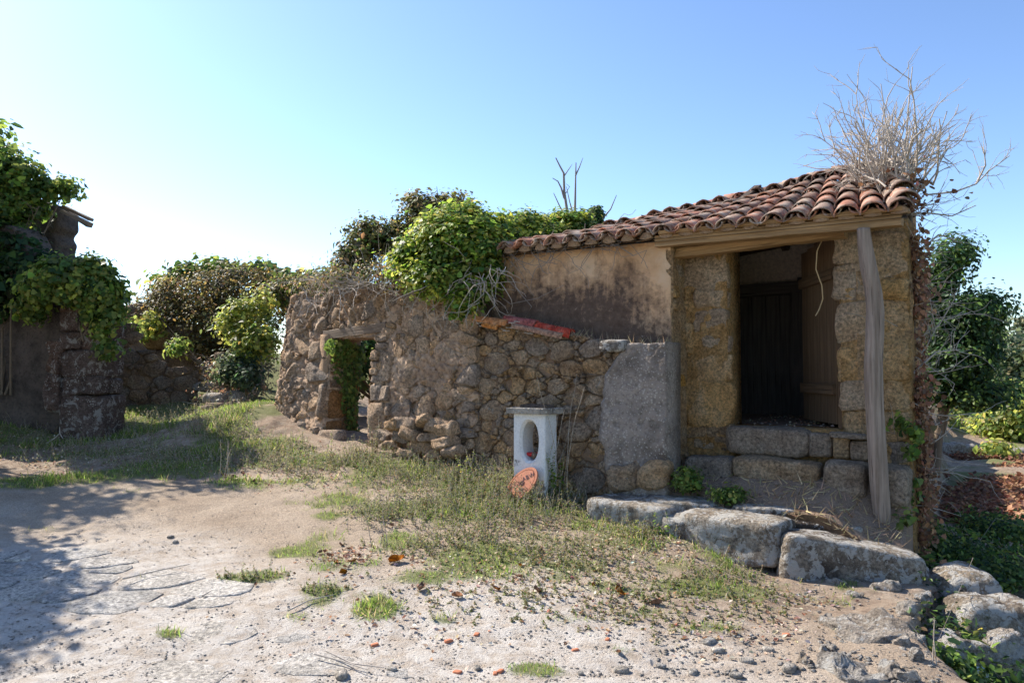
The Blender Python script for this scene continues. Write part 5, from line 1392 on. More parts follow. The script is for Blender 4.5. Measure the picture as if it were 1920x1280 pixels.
plant('wall_top_weeds', 'dry pale weeds and twigs along the top of the ruined wall', 'weeds', at(690, 535, 9.6), [bl(640, 520, 9.7, 50, 12, .2), bl(720, 512, 9.5, 50, 18, .2), bl(570, 528, 10.1, 30, 8, .15), bl(600, 535, 10.0, 40, 8, .15), bl(760, 520, 9.3, 40, 16, .2)], 150, 16, .06, .04, [(.20, .15, .08), (.12, .10, .05), (.14, .14, .05), (.08, .10, .03)], 65, 'oval', stems=60, stemr=.006, stemmat='twig', shell_=.2)
rng = np.random.default_rng(66); paths = []
for k in range(120):       # tangle of dead creeper stems over the wall top
    px = rng.uniform(560, 960); t, z = fac(px, np.interp(px, [560, 700, 860, 960], [535, 525, 530, 500]) + rng.normal(0, 10), RIN - .06)
    s = P0 + U * t + NI * (RIN - .05 - rng.random() * .08) + Vector((0, 0, z))
    d = Vector(U) * rng.normal(0, 1) + Vector((0, 0, -.5)) - NI * rng.random() * .25
    paths.append((grow(rng, s, d, rng.uniform(.3, .8), 8, .32, -.03), rng.uniform(.003, .006), .002))
for k in range(30):
    px = rng.uniform(600, 940); t, z = fac(px, np.interp(px, [560, 700, 860, 960], [530, 515, 520, 490]), RIN)
    paths.append((grow(rng, P0 + U * t + NI * (RIN + rng.uniform(0, .4)) + Vector((0, 0, z)), (rng.normal(0, .4), rng.normal(0, .4), 1), rng.uniform(.25, .6), 6, .15), .005, .002))
o = tubes('dead_creeper', paths, M['twig'], None, 4); tag(o, 'tangle of dead creeper stems draped over the ruined wall top', 'creeper')
paths = []
for k in range(46):        # vine stems under the eave and down the plaster
    px = rng.uniform(900, 1200); t, z = fac(px, np.interp(px, [900, 1200], [478, 452]) + rng.normal(0, 6), .0)
    s = P0 + U * t - NI * .03 + Vector((0, 0, z)); d = Vector(U) * rng.normal(0, 1.2) + Vector((0, 0, -.35 - .5 * (px < 1000)))
    L = rng.uniform(.25, .7) * (1.3 if px < 1010 else 1.0); pts = grow(rng, s, d, L, 9, .35, -.02)
    pts = [p - NI * ((p - P0).dot(NI) + .03 + .03 * rng.random()) for p in pts]
    paths.append((pts, rng.uniform(.003, .006), .002))
for (q) in [[(900, 480), (920, 540), (960, 570), (1010, 560), (1060, 535)], [(930, 500), (970, 540), (1000, 575), (985, 600)], [(1160, 460), (1190, 480), (1215, 470), (1205, 495)], [(905, 520), (935, 560), (920, 600), (895, 610)]]:
    pts = [P0 + U * fac(x, y, 0)[0] - NI * .035 + Vector((0, 0, fac(x, y, 0)[1])) for x, y in q]; paths.append((pts, .006, .003))
o = tubes('dead_vine', paths, M['greytwig'], None, 4); tag(o, 'dead vine stems trailing along the eave and plaster wall', 'vine')
# creeper in the doorway
rng = np.random.default_rng(67); P, N, = [], []
for k in range(1500):
    a = rng.uniform(0, .56); z = rng.uniform(.75, 2.0); lim = np.interp(z, [.7, 1.0, 1.4, 1.75, 2.0], [.05, .12, .16, .36, .5])
    c0 = np.interp(z, [.7, 1.2, 1.7, 2.0], [.46, .36, .32, .3])
    if abs(a - c0) > lim * rng.random() ** .5 * 1.2: continue
    P.append(tuple(JM(a, z, .04 + .05 * rng.random()))); N.append(tuple(-U + Vector((0, 0, .4)) + Vector(rng.normal(0, .35, 3))))
for k in range(170):
    q = JM(rng.uniform(-.12, .3), rng.uniform(1.86, 2.06), .03 + .1 * rng.random()); P.append(tuple(q)); N.append(tuple(-NI - U * .5 + Vector(rng.normal(0, .4, 3))))
dv = empty('doorway_ivy', JM(.3, .7, .05)); tag(dv, 'small leaved ivy climbing the left side of the ruined doorway', 'ivy')
foliage('foliage', P, N, .05 * rng.uniform(.6, 1.3, len(P)), tints(rng, len(P), GREEN, .25), M['leaf'], dv, 'ivy', seed=67)
tubes('stem', [([JM(.4, .65, .03), JM(.36, 1.1, .04), JM(.3, 1.6, .04), JM(.2, 2.0, .04), JM(-.05, 2.1, .05)], .01, .004)], M['bark'], dv)
plant('doorway_shrub', 'green shrub growing inside the ruin behind the doorway', 'shrub', (-1.9, 12.6, .9), [bl(668, 640, 12.2, 40, 34, .4), bl(690, 655, 12.0, 24, 30, .4), bl(640, 690, 12.6, 40, 60, .5)], 90, 26, .12, .09, DARK + GREEN, 68, 'oval', stems=6, stemr=.03)
bw = empty('inner_ruin_wall', (-1.9, 13.2, .8)); tag(bw, 'dark inner stone wall seen through the ruined doorway', 'stone wall')
shell('masonry_core', plane(2.6), 4.3, 8.6, 40, 24, lambda t: .5, lambda t: 2.3 + .2 * float(vn(t * 2, 0, 0, 151)), lambda T, Z: .06 * vn(T * 4, Z * 4, 0, 152) + .04 * vn(T * 9, Z * 9, 0, 153), .4, M['lowstone'], bw)

# bare tree and ivy stump behind the roof
rng = np.random.default_rng(70); bt = []
def px_path(pts, Y): return [at(x, y, Y) for x, y in pts]
for pts, r0, r1 in [([(1066, 470), (1064, 400), (1058, 360), (1057, 325), (1050, 312), (1042, 296)], .032, .01), ([(1058, 372), (1052, 352), (1046, 340), (1036, 334)], .02, .006), ([(1058, 330), (1066, 318), (1073, 308)], .012, .004),
                    ([(1078, 470), (1078, 400), (1079, 345), (1080, 305)], .03, .009), ([(1079, 330), (1087, 312), (1093, 296)], .016, .004), ([(1060, 405), (1050, 388), (1038, 362)], .018, .006), ([(1074, 400), (1068, 378), (1062, 350)], .015, .005),
                    ([(1046, 420), (1032, 408)], .014, .006), ([(1130, 410), (1145, 392), (1156, 366)], .018, .006), ([(1061, 362), (1068, 350), (1062, 345)], .01, .004)]:
    bt.append((px_path(pts, 14.0), r0, r1))
bt.append(([at(1072, 470, 14.0), at(1072, 500, 14.0), Vector((1.1, 14, .8))], .05, .06)); bt.append(([at(1130, 410, 14.0), at(1110, 450, 14.0), Vector((1.15, 14, 1.5))], .02, .04))
o = tubes('bare_tree', bt, M['greytwig'], None, 6); tag(o, 'bare dead tree with two thin upright stems behind the roof', 'tree')
plant('ivy_stump', 'small ivy covered stump poking up behind the roof ridge', 'stump', at(1118, 470, 13.0), [bl(1118, 402, 13.0, 11, 17, .12), bl(1116, 425, 13.0, 12, 16, .12)], 60, 24, .035, .05, DARK + GREEN[:1], 71, 'ivy', stems=4, stemr=.03)

# dead ivy on the right corner of the house
rng = np.random.default_rng(72)
dvb = empty('dead_ivy', C0 + Vector((.15, .1, -.45))); tag(dvb, 'dead grey ivy bush bursting from the right corner of the roof', 'ivy')
CR = C0 + Vector((.14, .2, 0))
tr = []
for k in range(7):
    b0 = CR + Vector((rng.normal(0, .05), rng.normal(.1, .1), -.6)); pts = [b0]
    for j in range(1, 14): pts.append(CR + Vector((rng.normal(0, .022) + .05 * math.sin(j * .5 + k), .1 + rng.normal(0, .05), -.6 + j * .31)))
    tr.append((pts, .032, .016))
tubes('trunk', tr, M['bark'], dvb, 6)
tw = []
hub = at(1688, 345, 6.95)
for k in range(85):
    a = rng.normal(-.05, .52); d = Vector((math.sin(a) + .05, rng.normal(0, .55), abs(math.cos(a)) * .9 + .05 * rng.normal()))
    L = rng.uniform(.35, .8) * (1.2 if abs(a) < .35 else 1.0)
    s = hub + Vector((rng.normal(0, .11), rng.normal(.15, .2), rng.normal(-.03, .07)))
    branchy(rng, s, d, L, .010, 2, .17, (2, 5), .45, .015, .55, tw)
for k in range(7):
    tw.append((grow(rng, hub + Vector((rng.normal(0, .05), .1, -.25)), (rng.normal(0, .35), rng.normal(0, .3), 1), rng.uniform(.5, .8), 6, .12), .02, .006))
for pts in [[(1690, 330), (1740, 365), (1790, 360), (1830, 345), (1855, 320), (1893, 292)], [(1830, 345), (1848, 310), (1845, 280)], [(1690, 330), (1700, 250), (1705, 180), (1711, 125)], [(1690, 340), (1735, 285), (1765, 235)], [(1700, 400), (1745, 400), (1785, 405), (1830, 385)], [(1700, 500), (1740, 540), (1750, 600), (1738, 650), (1712, 668)],
            [(1712, 560), (1770, 600), (1820, 585)], [(1712, 640), (1760, 610), (1790, 560)], [(1712, 480), (1760, 440), (1790, 450)], [(1712, 700), (1755, 660), (1800, 655)], [(1705, 350), (1640, 340), (1590, 320), (1560, 290)]]:
    P3 = px_path(pts, 6.9 + rng.uniform(-.1, .5)); tw.append((P3, .011, .004))
    for k in range(9):
        i = rng.integers(1, len(P3)); s = P3[i - 1].lerp(P3[i], rng.random())
        branchy(rng, s, (P3[i] - P3[i - 1]).normalized() + Vector(rng.normal(0, .6, 3)), rng.uniform(.12, .3), .004, 1, .15, (1, 3), .6, .02, .5, tw)
for k in range(60):
    s = CR + Vector((rng.normal(.02, .06), rng.normal(0, .1), rng.uniform(.4, 3.2))); sgn = 1 if rng.random() < .6 else -1
    branchy(rng, s, (sgn * rng.uniform(.5, 1), rng.normal(-.2, .4), rng.normal(.1, .4)), rng.uniform(.2, .5), .005, 1, .18, (1, 3), .6, .0, .6, tw)
tubes('twigs', tw, M['twig'], dvb, 4)
P, N = [], []
for k in range(3200):
    z = rng.uniform(-.2, 3.15)
    if vn(z * 4, .3, 0, 74) + rng.normal(0, .35) < -.15: continue
    P.append(tuple(CR + Vector((rng.normal(.03, .04) - (.05 if z > 2.7 else 0), rng.normal(-.02, .12), z)))); N.append((rng.normal(.2, .5), -1 + rng.normal(0, .5), rng.normal(.2, .4)))
for k in range(300):
    P.append(tuple(hub + Vector((rng.normal(0, .16), rng.normal(.1, .2), rng.normal(-.1, .12))))); N.append(tuple(rng.normal(0, 1, 3)))
for k in range(3600):
    a_ = 3.2 * rng.random() ** 1.3; z = rng.uniform(-.4, 2.95)
    if vn(a_ * 2, z * 2, 0, 75) + rng.normal(0, .3) < -.1: continue
    P.append(tuple(SM(a_, z, .05 + .08 * rng.random()))); N.append((1 + rng.normal(0, .4), -.7 + rng.normal(0, .5), rng.normal(.3, .4)))
foliage('dry_leaves', P, N, .042 * rng.uniform(.6, 1.4, len(P)), tints(rng, len(P), [(.26, .13, .065), (.19, .10, .055), (.32, .17, .09), (.14, .085, .05)], .25), M['dryleaf'], dvb, 'ivy', seed=72)
plant('corner_ivy', 'few green ivy shoots climbing the right house corner near the post', 'ivy', at(1700, 960, 6.7), [bl(1690, 790, 6.6, 14, 24, .05), bl(1718, 810, 6.65, 12, 22, .05), bl(1706, 840, 6.6, 10, 22, .05), bl(1700, 980, 6.4, 12, 30, .06), bl(1712, 910, 6.6, 8, 30, .05)], 34, 7, .04, .05, GREEN, 73, 'ivy', stems=6, stemr=.004, shell_=.2)

# trees and field at the right
def tree(name, label, base, blobs, ncl, nlf, spread, leaf, pal, seed, trunk=.12, group=None, kind='oval', shell_=.5):
    rng = np.random.default_rng(seed); base = Vector(base); root = empty(name, base); tag(root, label, 'tree', group)
    P, N = clumped(rng, blobs, ncl, nlf, spread, shell_)
    foliage('crown', P, N, leaf * rng.uniform(.6, 1.4, len(P)), clump_tint(tints(rng, len(P), pal, .28)), M['leaf'], root, kind, seed=seed)
    top = sum((Vector(tuple(c)) for c, r in blobs), Vector()) / len(blobs); paths = []
    mid = base.lerp(top, .55) + Vector((rng.normal(0, .1), 0, 0)); paths.append(([base - Vector((0, 0, .2)), base.lerp(mid, .5), mid, mid.lerp(top, .6)], trunk, trunk * .45))
    for c, r in blobs:
        c = Vector(tuple(c)); s = base.lerp(top, rng.uniform(.35, .8)); paths.append(([s, s.lerp(c, .5) + Vector((0, 0, -.1 * r[2])), c, c + Vector((rng.normal(0, .4) * r[0], 0, .5 * r[2]))], trunk * .45, trunk * .08))
        for k in range(3): paths.append((grow(rng, s.lerp(c, .7), Vector(rng.normal(0, 1, 3)), max(r) * .8, 4, .2, .05), trunk * .18, trunk * .04))
    tubes('trunk', paths, M['bark'], root, 6)
    return root
tree('evergreen_tree', 'dark glossy evergreen tree right behind the house corner', (7.0, 12.9, -.35), [bl(1790, 480, 12.6, 42, 32, .45), bl(1755, 520, 12.8, 36, 40, .5), bl(1800, 600, 12.5, 62, 50, .6), bl(1850, 585, 12.4, 38, 38, .4), bl(1790, 670, 12.5, 66, 50, .6), bl(1745, 600, 12.8, 40, 70, .5), bl(1835, 650, 12.4, 34, 34, .4), bl(1745, 720, 12.9, 40, 46, .5), bl(1820, 735, 12.4, 60, 26, .5), bl(1870, 575, 12.4, 20, 18, .25), bl(1880, 735, 12.6, 26, 26, .3)], 640, 44, .11, .07, DARK + GREEN[:1], 81, .09, shell_=.35)
far = [(1880, 680, 26, 46, 60, 1), (1930, 690, 24, 60, 66, 1), (1905, 775, 20, 50, 50, 2), (1870, 800, 21, 30, 34, 2), (1800, 790, 28, 60, 60, 0), (1760, 810, 24, 26, 40, 2), (2010, 720, 27, 70, 90, 1), (2090, 760, 23, 60, 80, 0), (1760, 740, 34, 60, 70, 1), (2180, 730, 30, 80, 110, 1), (1800, 700, 40, 80, 80, 1), (1880, 730, 34, 60, 70, 0), (1950, 640, 45, 70, 60, 1)]
FL = ['grey green tree whose top shows above the field at the right edge', 'tall grey green tree cut by the right edge of the picture', 'bright yellow green bush at the right edge of the field', 'small yellow green bush left of the bright one at the field edge', 'dull green tree seen under the dark evergreen', 'yellow bush just right of the house corner trunk',
      'broad tree beyond the right edge', 'dark tree further beyond the right edge', 'distant tree behind the dark evergreen', 'tallest tree beyond the right edge', 'pale far tree behind the gaps of the dark evergreen', 'mid green far tree right of the dark evergreen', 'hazy grey tree crown highest at the right edge']
GREY = [(.07, .10, .045), (.095, .12, .06), (.05, .075, .035), (.12, .135, .07)]
for i, (x, y, Y, rx, ry, kd) in enumerate(far):
    b = at(x, y + ry, Y); base = Vector((b.x, b.y, g1(b.x, b.y)))
    bs = [bl(x + random.uniform(-.45, .45) * rx, y + random.uniform(-.5, .6) * ry, Y + random.uniform(-.8, .8), rx * random.uniform(.45, .65), ry * random.uniform(.4, .6)) for k in range(6)]
    tree('tree', FL[i], base, bs, 220, 26, .24 * Y / 25, .17 * Y / 25, [DARK + GREEN, GREY, LIME + GREEN][kd], 90 + i, .14, 'trees beyond the field', 'quad')
# ------------------------------------------------------------------ stones and boulders at the right
for i, (x, y, w, h, d, Y, m, lab) in enumerate([
    (1630, 1190, 150, 50, .5, 4.75, 'boulder', 'large lichened boulder at the edge of the yard below the porch'),
    (1600, 1262, 120, 36, .35, 4.25, 'boulder', 'half buried pale rock at the bottom right of the yard'),
    (1860, 1150, 200, 60, .5, 5.6, 'slab', 'long flat pale slab lying beyond the yard edge at the right'),
    (1805, 1105, 120, 66, .5, 6.0, 'slab', 'dark block behind the long pale slab at the right'),
    (1880, 1215, 70, 60, .3, 5.0, 'boulder', 'pale square stone at the bottom right corner'),
    (1780, 1215, 90, 60, .4, 5.1, 'slab', 'dark mossy stone below the long pale slab')]):
    c = at(x, y, Y); s = Y / FPX; zt = c.z + h * s / 2; zb_ = min(c.z - h * s / 2, g1(c.x, c.y) - .08); c.z = (zt + zb_) / 2
    o = block('boulder', None, c, (w * s, d, zt - zb_), random.uniform(-.3, .3), M[m], pn=4.5, rough=.055, n=16, tilt=(random.uniform(-.1, .1), random.uniform(-.05, .15)), freq=2.6)
    tag(o, lab, 'boulder', 'rocks along the drop at the right')
rng = np.random.default_rng(205)
EL = ['rough stone right under the right end of the porch slab', 'small stone on the yard edge below the porch slab', 'angular stone at the edge of the drop', 'grey stone half sunk in the yard edge', 'pale stone beside the thorny sprig', 'flat stone close to the bottom edge of the picture', 'brown stone on the slope into the ditch', 'lichened stone on the slope into the ditch', 'small stone between the low boulder and the drop', 'little grey rock next to the low boulder', 'dull rock just left of the ditch', 'broken stone in the rubble left of the low boulder', 'stone under the long porch slab', 'rock at the head of the ditch']
for i, (x, y, w, h) in enumerate([(1660, 1108, 50, 22), (1600, 1125, 34, 18), (1700, 1150, 40, 26), (1690, 1210, 40, 26), (1715, 1240, 34, 24), (1660, 1262, 44, 20), (1735, 1180, 30, 24), (1730, 1130, 36, 28), (1560, 1165, 26, 12), (1555, 1215, 30, 14), (1700, 1275, 40, 20), (1510, 1235, 26, 14), (1570, 1098, 34, 12), (1722, 1085, 40, 30)]):
    p = gp(x, y); s = p.y / FPX
    o = block('edge_stone', None, (p.x, p.y, gsurf(p.x, p.y) + h * s * .12), (w * s, w * s * .8, h * s), rng.uniform(0, 3), M['boulder'], pn=3.2, rough=.03, n=10, freq=2.2, tilt=(rng.normal(0, .2), rng.normal(0, .2)))
    tag(o, EL[i], 'stone', 'stones on the yard edge')
c = at(1855, 1270, 4.9); o = block('broken_sheet', None, c, (.2, .015, .14), .4, M['white'], pn=12, rough=.002, n=7, tilt=(-.6, .1)); tag(o, 'broken pale blue board piece in the ditch at the bottom right', 'board')
for i, (x, y, w, h, lab) in enumerate([(1775, 848, 36, 22, 'leftmost whitish stone of the pile at the far field edge'), (1795, 852, 30, 26, 'upright grey stone in the pile at the far field edge'), (1818, 848, 28, 18, 'small grey stone right in the far stone pile'), (1880, 850, 30, 10, 'low flat stone at the far field edge by the right side'), (1760, 862, 16, 8, 'small white stone at the foot of the far stone pile'), (1905, 848, 24, 16, 'grey stone nearest the right edge of the far field')]):
    p = at(x, y, 17.0); s = 17 / FPX; p.z = g1(p.x, p.y) + h * s * .4
    o = block('field_stone', None, p, (w * s, .3, h * s), random.uniform(-.4, .4), M['boulder'], pn=3.5, rough=.07, n=7); tag(o, lab, 'stone', 'stones at the far field edge')
pv = gp(1840, 862); pv.y = 17
o = tubes('fence_stake', [([at(1843, 858, 17.3), at(1843, 832, 17.3)], .025, .025)], mat_flat('green plastic', (.03, .12, .10)), None, 6); tag(o, 'thin green stake standing behind the far stone pile', 'stake')
rng = np.random.default_rng(201)
plant('fern', 'bright green fern clump by the far stone pile', 'fern', at(1868, 860, 16.6), [bl(1868, 845, 16.6, 28, 16, .3)], 22, 22, .1, .12, LIME, 202, 'oval', stems=4, stemr=.006, shell_=.2)

# ------------------------------------------------------------------ ground cover
def scatter_px(rng, n, box):
    pts = []
    for k in range(n):
        pts.append(gp(rng.uniform(box[0], box[2]), rng.uniform(box[1], box[3])))
    return pts
# fine grass in the green patches
rng = np.random.default_rng(301)
N_ = 900000
X = rng.uniform(-8.5, 3.2, N_); Y = 3.3 + 9.2 * rng.random(N_) ** 1.3
gv = grass_at(X, Y); keep = rng.random(N_) < np.clip((gv - .28) * 1.5, 0, 1) * np.clip(4.2 / Y, .28, 1)
qq = (X - P0.x) * -NI.x + (Y - P0.y) * -NI.y
tt_ = (X - P0.x) * U.x + (Y - P0.y) * U.y
keep &= ((qq > .28) | (tt_ > 8.3)) & (np.abs(X) < Y * .75)
X, Y = X[keep], Y[keep]
Z = gz(X, Y) + .035 * vn(X * .9, Y * .9, 0, 51) + .014 * vn(X * 3.3, Y * 3.3, 0, 52)
n = len(X); nr = rng.normal(0, 1, (n, 3)); nr[:, 2] *= .3
tip = rng.normal(0, .55, (n, 3)); tip[:, 2] = 1
L = rng.uniform(.012, .042, n) * (1 + .5 * (vn(X * 2, Y * 2, 0, 303) > .3)) * np.clip(Y / 7, .8, 1.3)
ti = tints(rng, n, [(.13, .22, .04), (.17, .26, .05), (.10, .18, .03), (.21, .27, .065), (.16, .22, .05), (.36, .31, .16)], .25)
o = foliage('grass', np.stack([X, Y, Z - .004], 1), nr, L * 1.35, ti, M['leaf'], None, 'grass', tip=tip, seed=303)
sc = o
tag(o, 'short patchy green grass growing in the gravel yard', 'grass', kind='stuff')
# weeds: leafy sprigs, densest along the foot of the walls
def sprigs(rng, bases, h0, h1, leaf, pal, nl=(8, 16), lean=.25):
    P, N, S, T, st = [], [], [], [], []
    for b in bases:
        h = rng.uniform(h0, h1) * float(np.clip((b[1] - 4.2) / 3.2, .35, 1)); d = Vector((rng.normal(0, lean), rng.normal(0, lean), 1)).normalized(); b = Vector(b)
        e = b + d * h; st.append(([b, b.lerp(e, .5) + Vector(rng.normal(0, .012, 3)), e], .0022, .001))
        for k in range(rng.integers(*nl)):
            f = rng.random() ** .7; q = b.lerp(e, f); a = rng.uniform(0, 6.28)
            P.append(tuple(q)); N.append((math.cos(a) * .4, math.sin(a) * .4, 1)); T.append((math.cos(a), math.sin(a), rng.uniform(-.1, .7))); S.append(leaf * rng.uniform(.5, 1.3) * (1.2 - .5 * f))
    return P, N, S, T, st
wb = []
regs = [(180, 850, 170, 26, 150), (300, 870, 130, 20, 90), (480, 860, 110, 26, 110), (560, 880, 90, 24, 70), (1080, 1030, 160, 40, 90), (1180, 1120, 200, 50, 70), (900, 1120, 200, 40, 50), (850, 930, 150, 60, 260), (900, 890, 120, 40, 190), (1020, 930, 90, 34, 190), (760, 880, 120, 30, 150), (690, 850, 60, 26, 110), (1080, 945, 40, 24, 60), (960, 980, 140, 30, 130), (1210, 1000, 70, 26, 70), (640, 870, 60, 14, 40), (430, 800, 90, 40, 170), (330, 790, 90, 30, 120),
        (1330, 1090, 130, 40, 80), (1150, 1080, 160, 50, 70), (1000, 1040, 160, 30, 80), (1430, 1130, 80, 30, 40), (1250, 1160, 120, 30, 26), (800, 1030, 120, 26, 70), (700, 960, 80, 26, 70), (770, 965, 60, 16, 40), (1180, 960, 50, 18, 30), (530, 830, 60, 14, 40), (250, 810, 60, 30, 60), (60, 790, 90, 40, 90), (880, 1010, 90, 20, 60), (600, 1110, 40, 8, 16), (470, 1082, 60, 8, 26)]
for (x, y, wx, wy, k) in regs:
    for p in gpv(x + rng.normal(0, .5, int(k * 1.7)) * wx, y + rng.normal(0, .5, int(k * 1.7)) * wy):
        p = Vector(p); q = (p - P0).dot(-NI); t = (p - P0).dot(U)
        if 1.9 < t < 8.2 and q < .38: continue
        wb.append(Vector((p.x, p.y, gsurf(p.x, p.y) - .01)))
P, N, S, T, st = sprigs(rng, wb, .06, .26, .021, None, (12, 26), .4)
wroot = empty('weeds', (-.3, 7.6, .3)); tag(wroot, 'scrubby green and straw coloured weeds along the foot of the stone walls', 'weeds', kind='stuff')
foliage('leaves', P, N, S, tints(rng, len(P), [(.16, .19, .06), (.22, .24, .09), (.12, .17, .04), (.32, .27, .15), (.09, .13, .03), (.24, .17, .10)], .25), M['leaf'], wroot, 'oval', tip=np.array(T), seed=304)
tubes('stalks', st, M['twig'], wroot, 3)
# taller single weeds
def tall_weed(label, px, py, top, seed, pal, leaf=.035, nst=3, group=None):
    rng = np.random.default_rng(seed); b = gp(px, py); b.z = gsurf(b.x, b.y) - .02; root = empty('tall_weed', b); tag(root, label, 'weed', group)
    P, N, S, T, st = [], [], [], [], []
    for k in range(nst):
        h = (py - top) / FPX * b.y * rng.uniform(.7, 1.0); pts = grow(rng, b + Vector((rng.normal(0, .03), rng.normal(0, .03), 0)), (rng.normal(0, .14), rng.normal(0, .14), 1), h, 8, .06); st.append((pts, .004, .0015))
        for j in range(int(26 * h / .3)):
            f = rng.random() * 7.99; i = int(f); q = pts[i].lerp(pts[i + 1], f - i); a = rng.uniform(0, 6.28)
            P.append(tuple(q)); N.append((math.cos(a) * .4, math.sin(a) * .4, 1)); T.append((math.cos(a), math.sin(a), .4)); S.append(leaf * rng.uniform(.5, 1.2) * (1.25 - .8 * f / 8))
    foliage('leaves', P, N, S, tints(rng, len(P), pal, .2), M['leaf'], root, 'oval', tip=np.array(T), seed=seed)
    tubes('stalk', st, M['twig'], root, 4)
DRYP = [(.26, .22, .11), (.20, .17, .08), (.14, .14, .05)]
tall_weed('tall leafy green weed growing against the right side of the white shrine', 1040, 935, 830, 311, IVYL, .06, 6)
tall_weed('thin seedy weed rising in front of the white shrine', 1026, 935, 740, 312, DRYP, .02, 4)
tall_weed('tall dry seed stalk standing right of the shrine before the rubble wall', 1055, 935, 690, 313, DRYP, .016, 3)
tall_weed('pale green single stalk in front of the left doorway stone', 613, 860, 795, 314, LIME, .035, 2)
tall_weed('dry brown weed standing alone in the middle of the yard', 712, 1018, 930, 315, [(.16, .11, .06), (.12, .10, .05)], .022, 4)
tall_weed('green weed tuft in front of the left porch slab', 1250, 1000, 945, 316, IVYL, .05, 4)
tall_weed('small green weed between the porch slab and the yard', 1195, 1005, 968, 317, LIME, .05, 3)
tall_weed('leafy weed with pale leaves at the foot of the rubble wall, left of the shrine', 875, 900, 835, 318, LIME, .045, 4)
tall_weed('bushy weed at the right foot of the ruined doorway', 705, 845, 775, 319, [(.16, .17, .06), (.22, .21, .09)], .03, 9)
tall_weed('reddish dry weed left of the yard centre by the wall', 420, 900, 820, 320, [(.18, .11, .06), (.14, .12, .05)], .02, 4)
tall_weed('thorny dry sprig standing up at the bottom right edge', 1745, 1240, 1140, 321, [(.25, .15, .08)], .012, 3)
tall_weed('weed with yellow flower heads near the slab at the left of the porch', 1165, 955, 905, 322, LIME, .025, 3)
plant('porch_herb', 'dense dark green herb tuft in the left corner of the porch', 'herb', at(1290, 912, 7.15), [bl(1290, 898, 7.1, 28, 20, .12)], 60, 30, .03, .03, GREEN, 331, 'oval', stems=8, stemr=.004, shell_=.2)
plant('porch_herb', 'flatter green herb patch beside the tuft on the porch', 'herb', at(1365, 930, 6.9), [bl(1365, 925, 6.85, 34, 10, .1)], 36, 26, .03, .03, GREEN, 332, 'oval', stems=5, stemr=.004, shell_=.2)
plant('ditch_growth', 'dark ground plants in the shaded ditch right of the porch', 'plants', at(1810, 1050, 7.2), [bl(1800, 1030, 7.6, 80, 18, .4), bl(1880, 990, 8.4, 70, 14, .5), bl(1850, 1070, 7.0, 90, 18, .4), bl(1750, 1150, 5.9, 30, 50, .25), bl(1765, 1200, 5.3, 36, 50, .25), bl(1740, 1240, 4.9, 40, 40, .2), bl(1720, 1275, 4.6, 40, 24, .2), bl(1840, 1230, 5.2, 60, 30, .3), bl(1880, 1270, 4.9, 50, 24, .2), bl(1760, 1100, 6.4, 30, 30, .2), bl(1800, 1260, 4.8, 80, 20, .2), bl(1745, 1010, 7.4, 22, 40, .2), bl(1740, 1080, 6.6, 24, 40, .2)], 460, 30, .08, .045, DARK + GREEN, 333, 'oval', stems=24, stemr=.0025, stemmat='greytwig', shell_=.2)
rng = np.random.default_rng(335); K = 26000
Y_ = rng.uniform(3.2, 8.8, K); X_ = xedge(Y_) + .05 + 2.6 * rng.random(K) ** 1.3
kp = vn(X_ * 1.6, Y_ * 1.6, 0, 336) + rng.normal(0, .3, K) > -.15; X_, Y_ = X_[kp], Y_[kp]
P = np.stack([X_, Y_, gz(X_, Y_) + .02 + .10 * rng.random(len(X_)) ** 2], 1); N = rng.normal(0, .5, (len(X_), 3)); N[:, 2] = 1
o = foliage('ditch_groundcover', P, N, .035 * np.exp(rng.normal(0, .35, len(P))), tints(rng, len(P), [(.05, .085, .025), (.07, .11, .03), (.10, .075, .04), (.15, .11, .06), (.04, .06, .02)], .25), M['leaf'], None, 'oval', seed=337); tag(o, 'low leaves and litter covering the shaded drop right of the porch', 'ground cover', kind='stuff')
# bracken over the field
rng = np.random.default_rng(340); P, N = [], []
G = gpv(rng.uniform(1735, 2200, 30000), 838 + 150 * rng.random(30000) ** 1.5)
G = G[(vn(G[:, 0] * .7, G[:, 1] * 1.4, 0, 341) > -.3) & (G[:, 1] < 30)]
P = G + np.stack([0 * G[:, 0], 0 * G[:, 0], rng.uniform(-.02, .09, len(G))], 1); N = rng.normal(0, .6, (len(G), 3)); N[:, 2] = 1
o = foliage('bracken', P, N, rng.uniform(.04, .12, len(P)), tints(rng, len(P), [(.22, .10, .055), (.28, .14, .075), (.17, .085, .05), (.34, .20, .11)], .22), M['dryleaf'], None, 'oval', seed=341); tag(o, 'reddish brown dead bracken covering the field at the right', 'bracken', kind='stuff')
# dry straw on the porch and below the walls
rng = np.random.default_rng(350); P, N, T = [], [], []
for k in range(1300):
    t, w = rng.uniform(.0, 2.0), rng.uniform(-.5, .2) ; p = P0 + U * t + NI * w; P.append((p.x, p.y, bedz(t, w) + .004)); N.append(tuple(rng.normal(0, 1, 3))); T.append((rng.normal(0, 1), rng.normal(0, 1), rng.uniform(-.1, .8)))
for k in range(500):
    t = rng.uniform(2.0, 4.2); p = P0 + U * t + NI * rng.uniform(-.24, .02); P.append((p.x, p.y, l_top(t) - .01)); N.append(tuple(rng.normal(0, 1, 3))); T.append((rng.normal(0, .7), rng.normal(0, .7), 1))
o = foliage('dry_straw', P, N, rng.uniform(.04, .14, len(P)), tints(rng, len(P), [(.42, .33, .20), (.34, .26, .15), (.25, .18, .10)], .2), M['dryleaf'], None, 'blade', tip=np.array(T), seed=351); tag(o, 'dry straw littering the porch floor and the wall ledge', 'straw', kind='stuff')

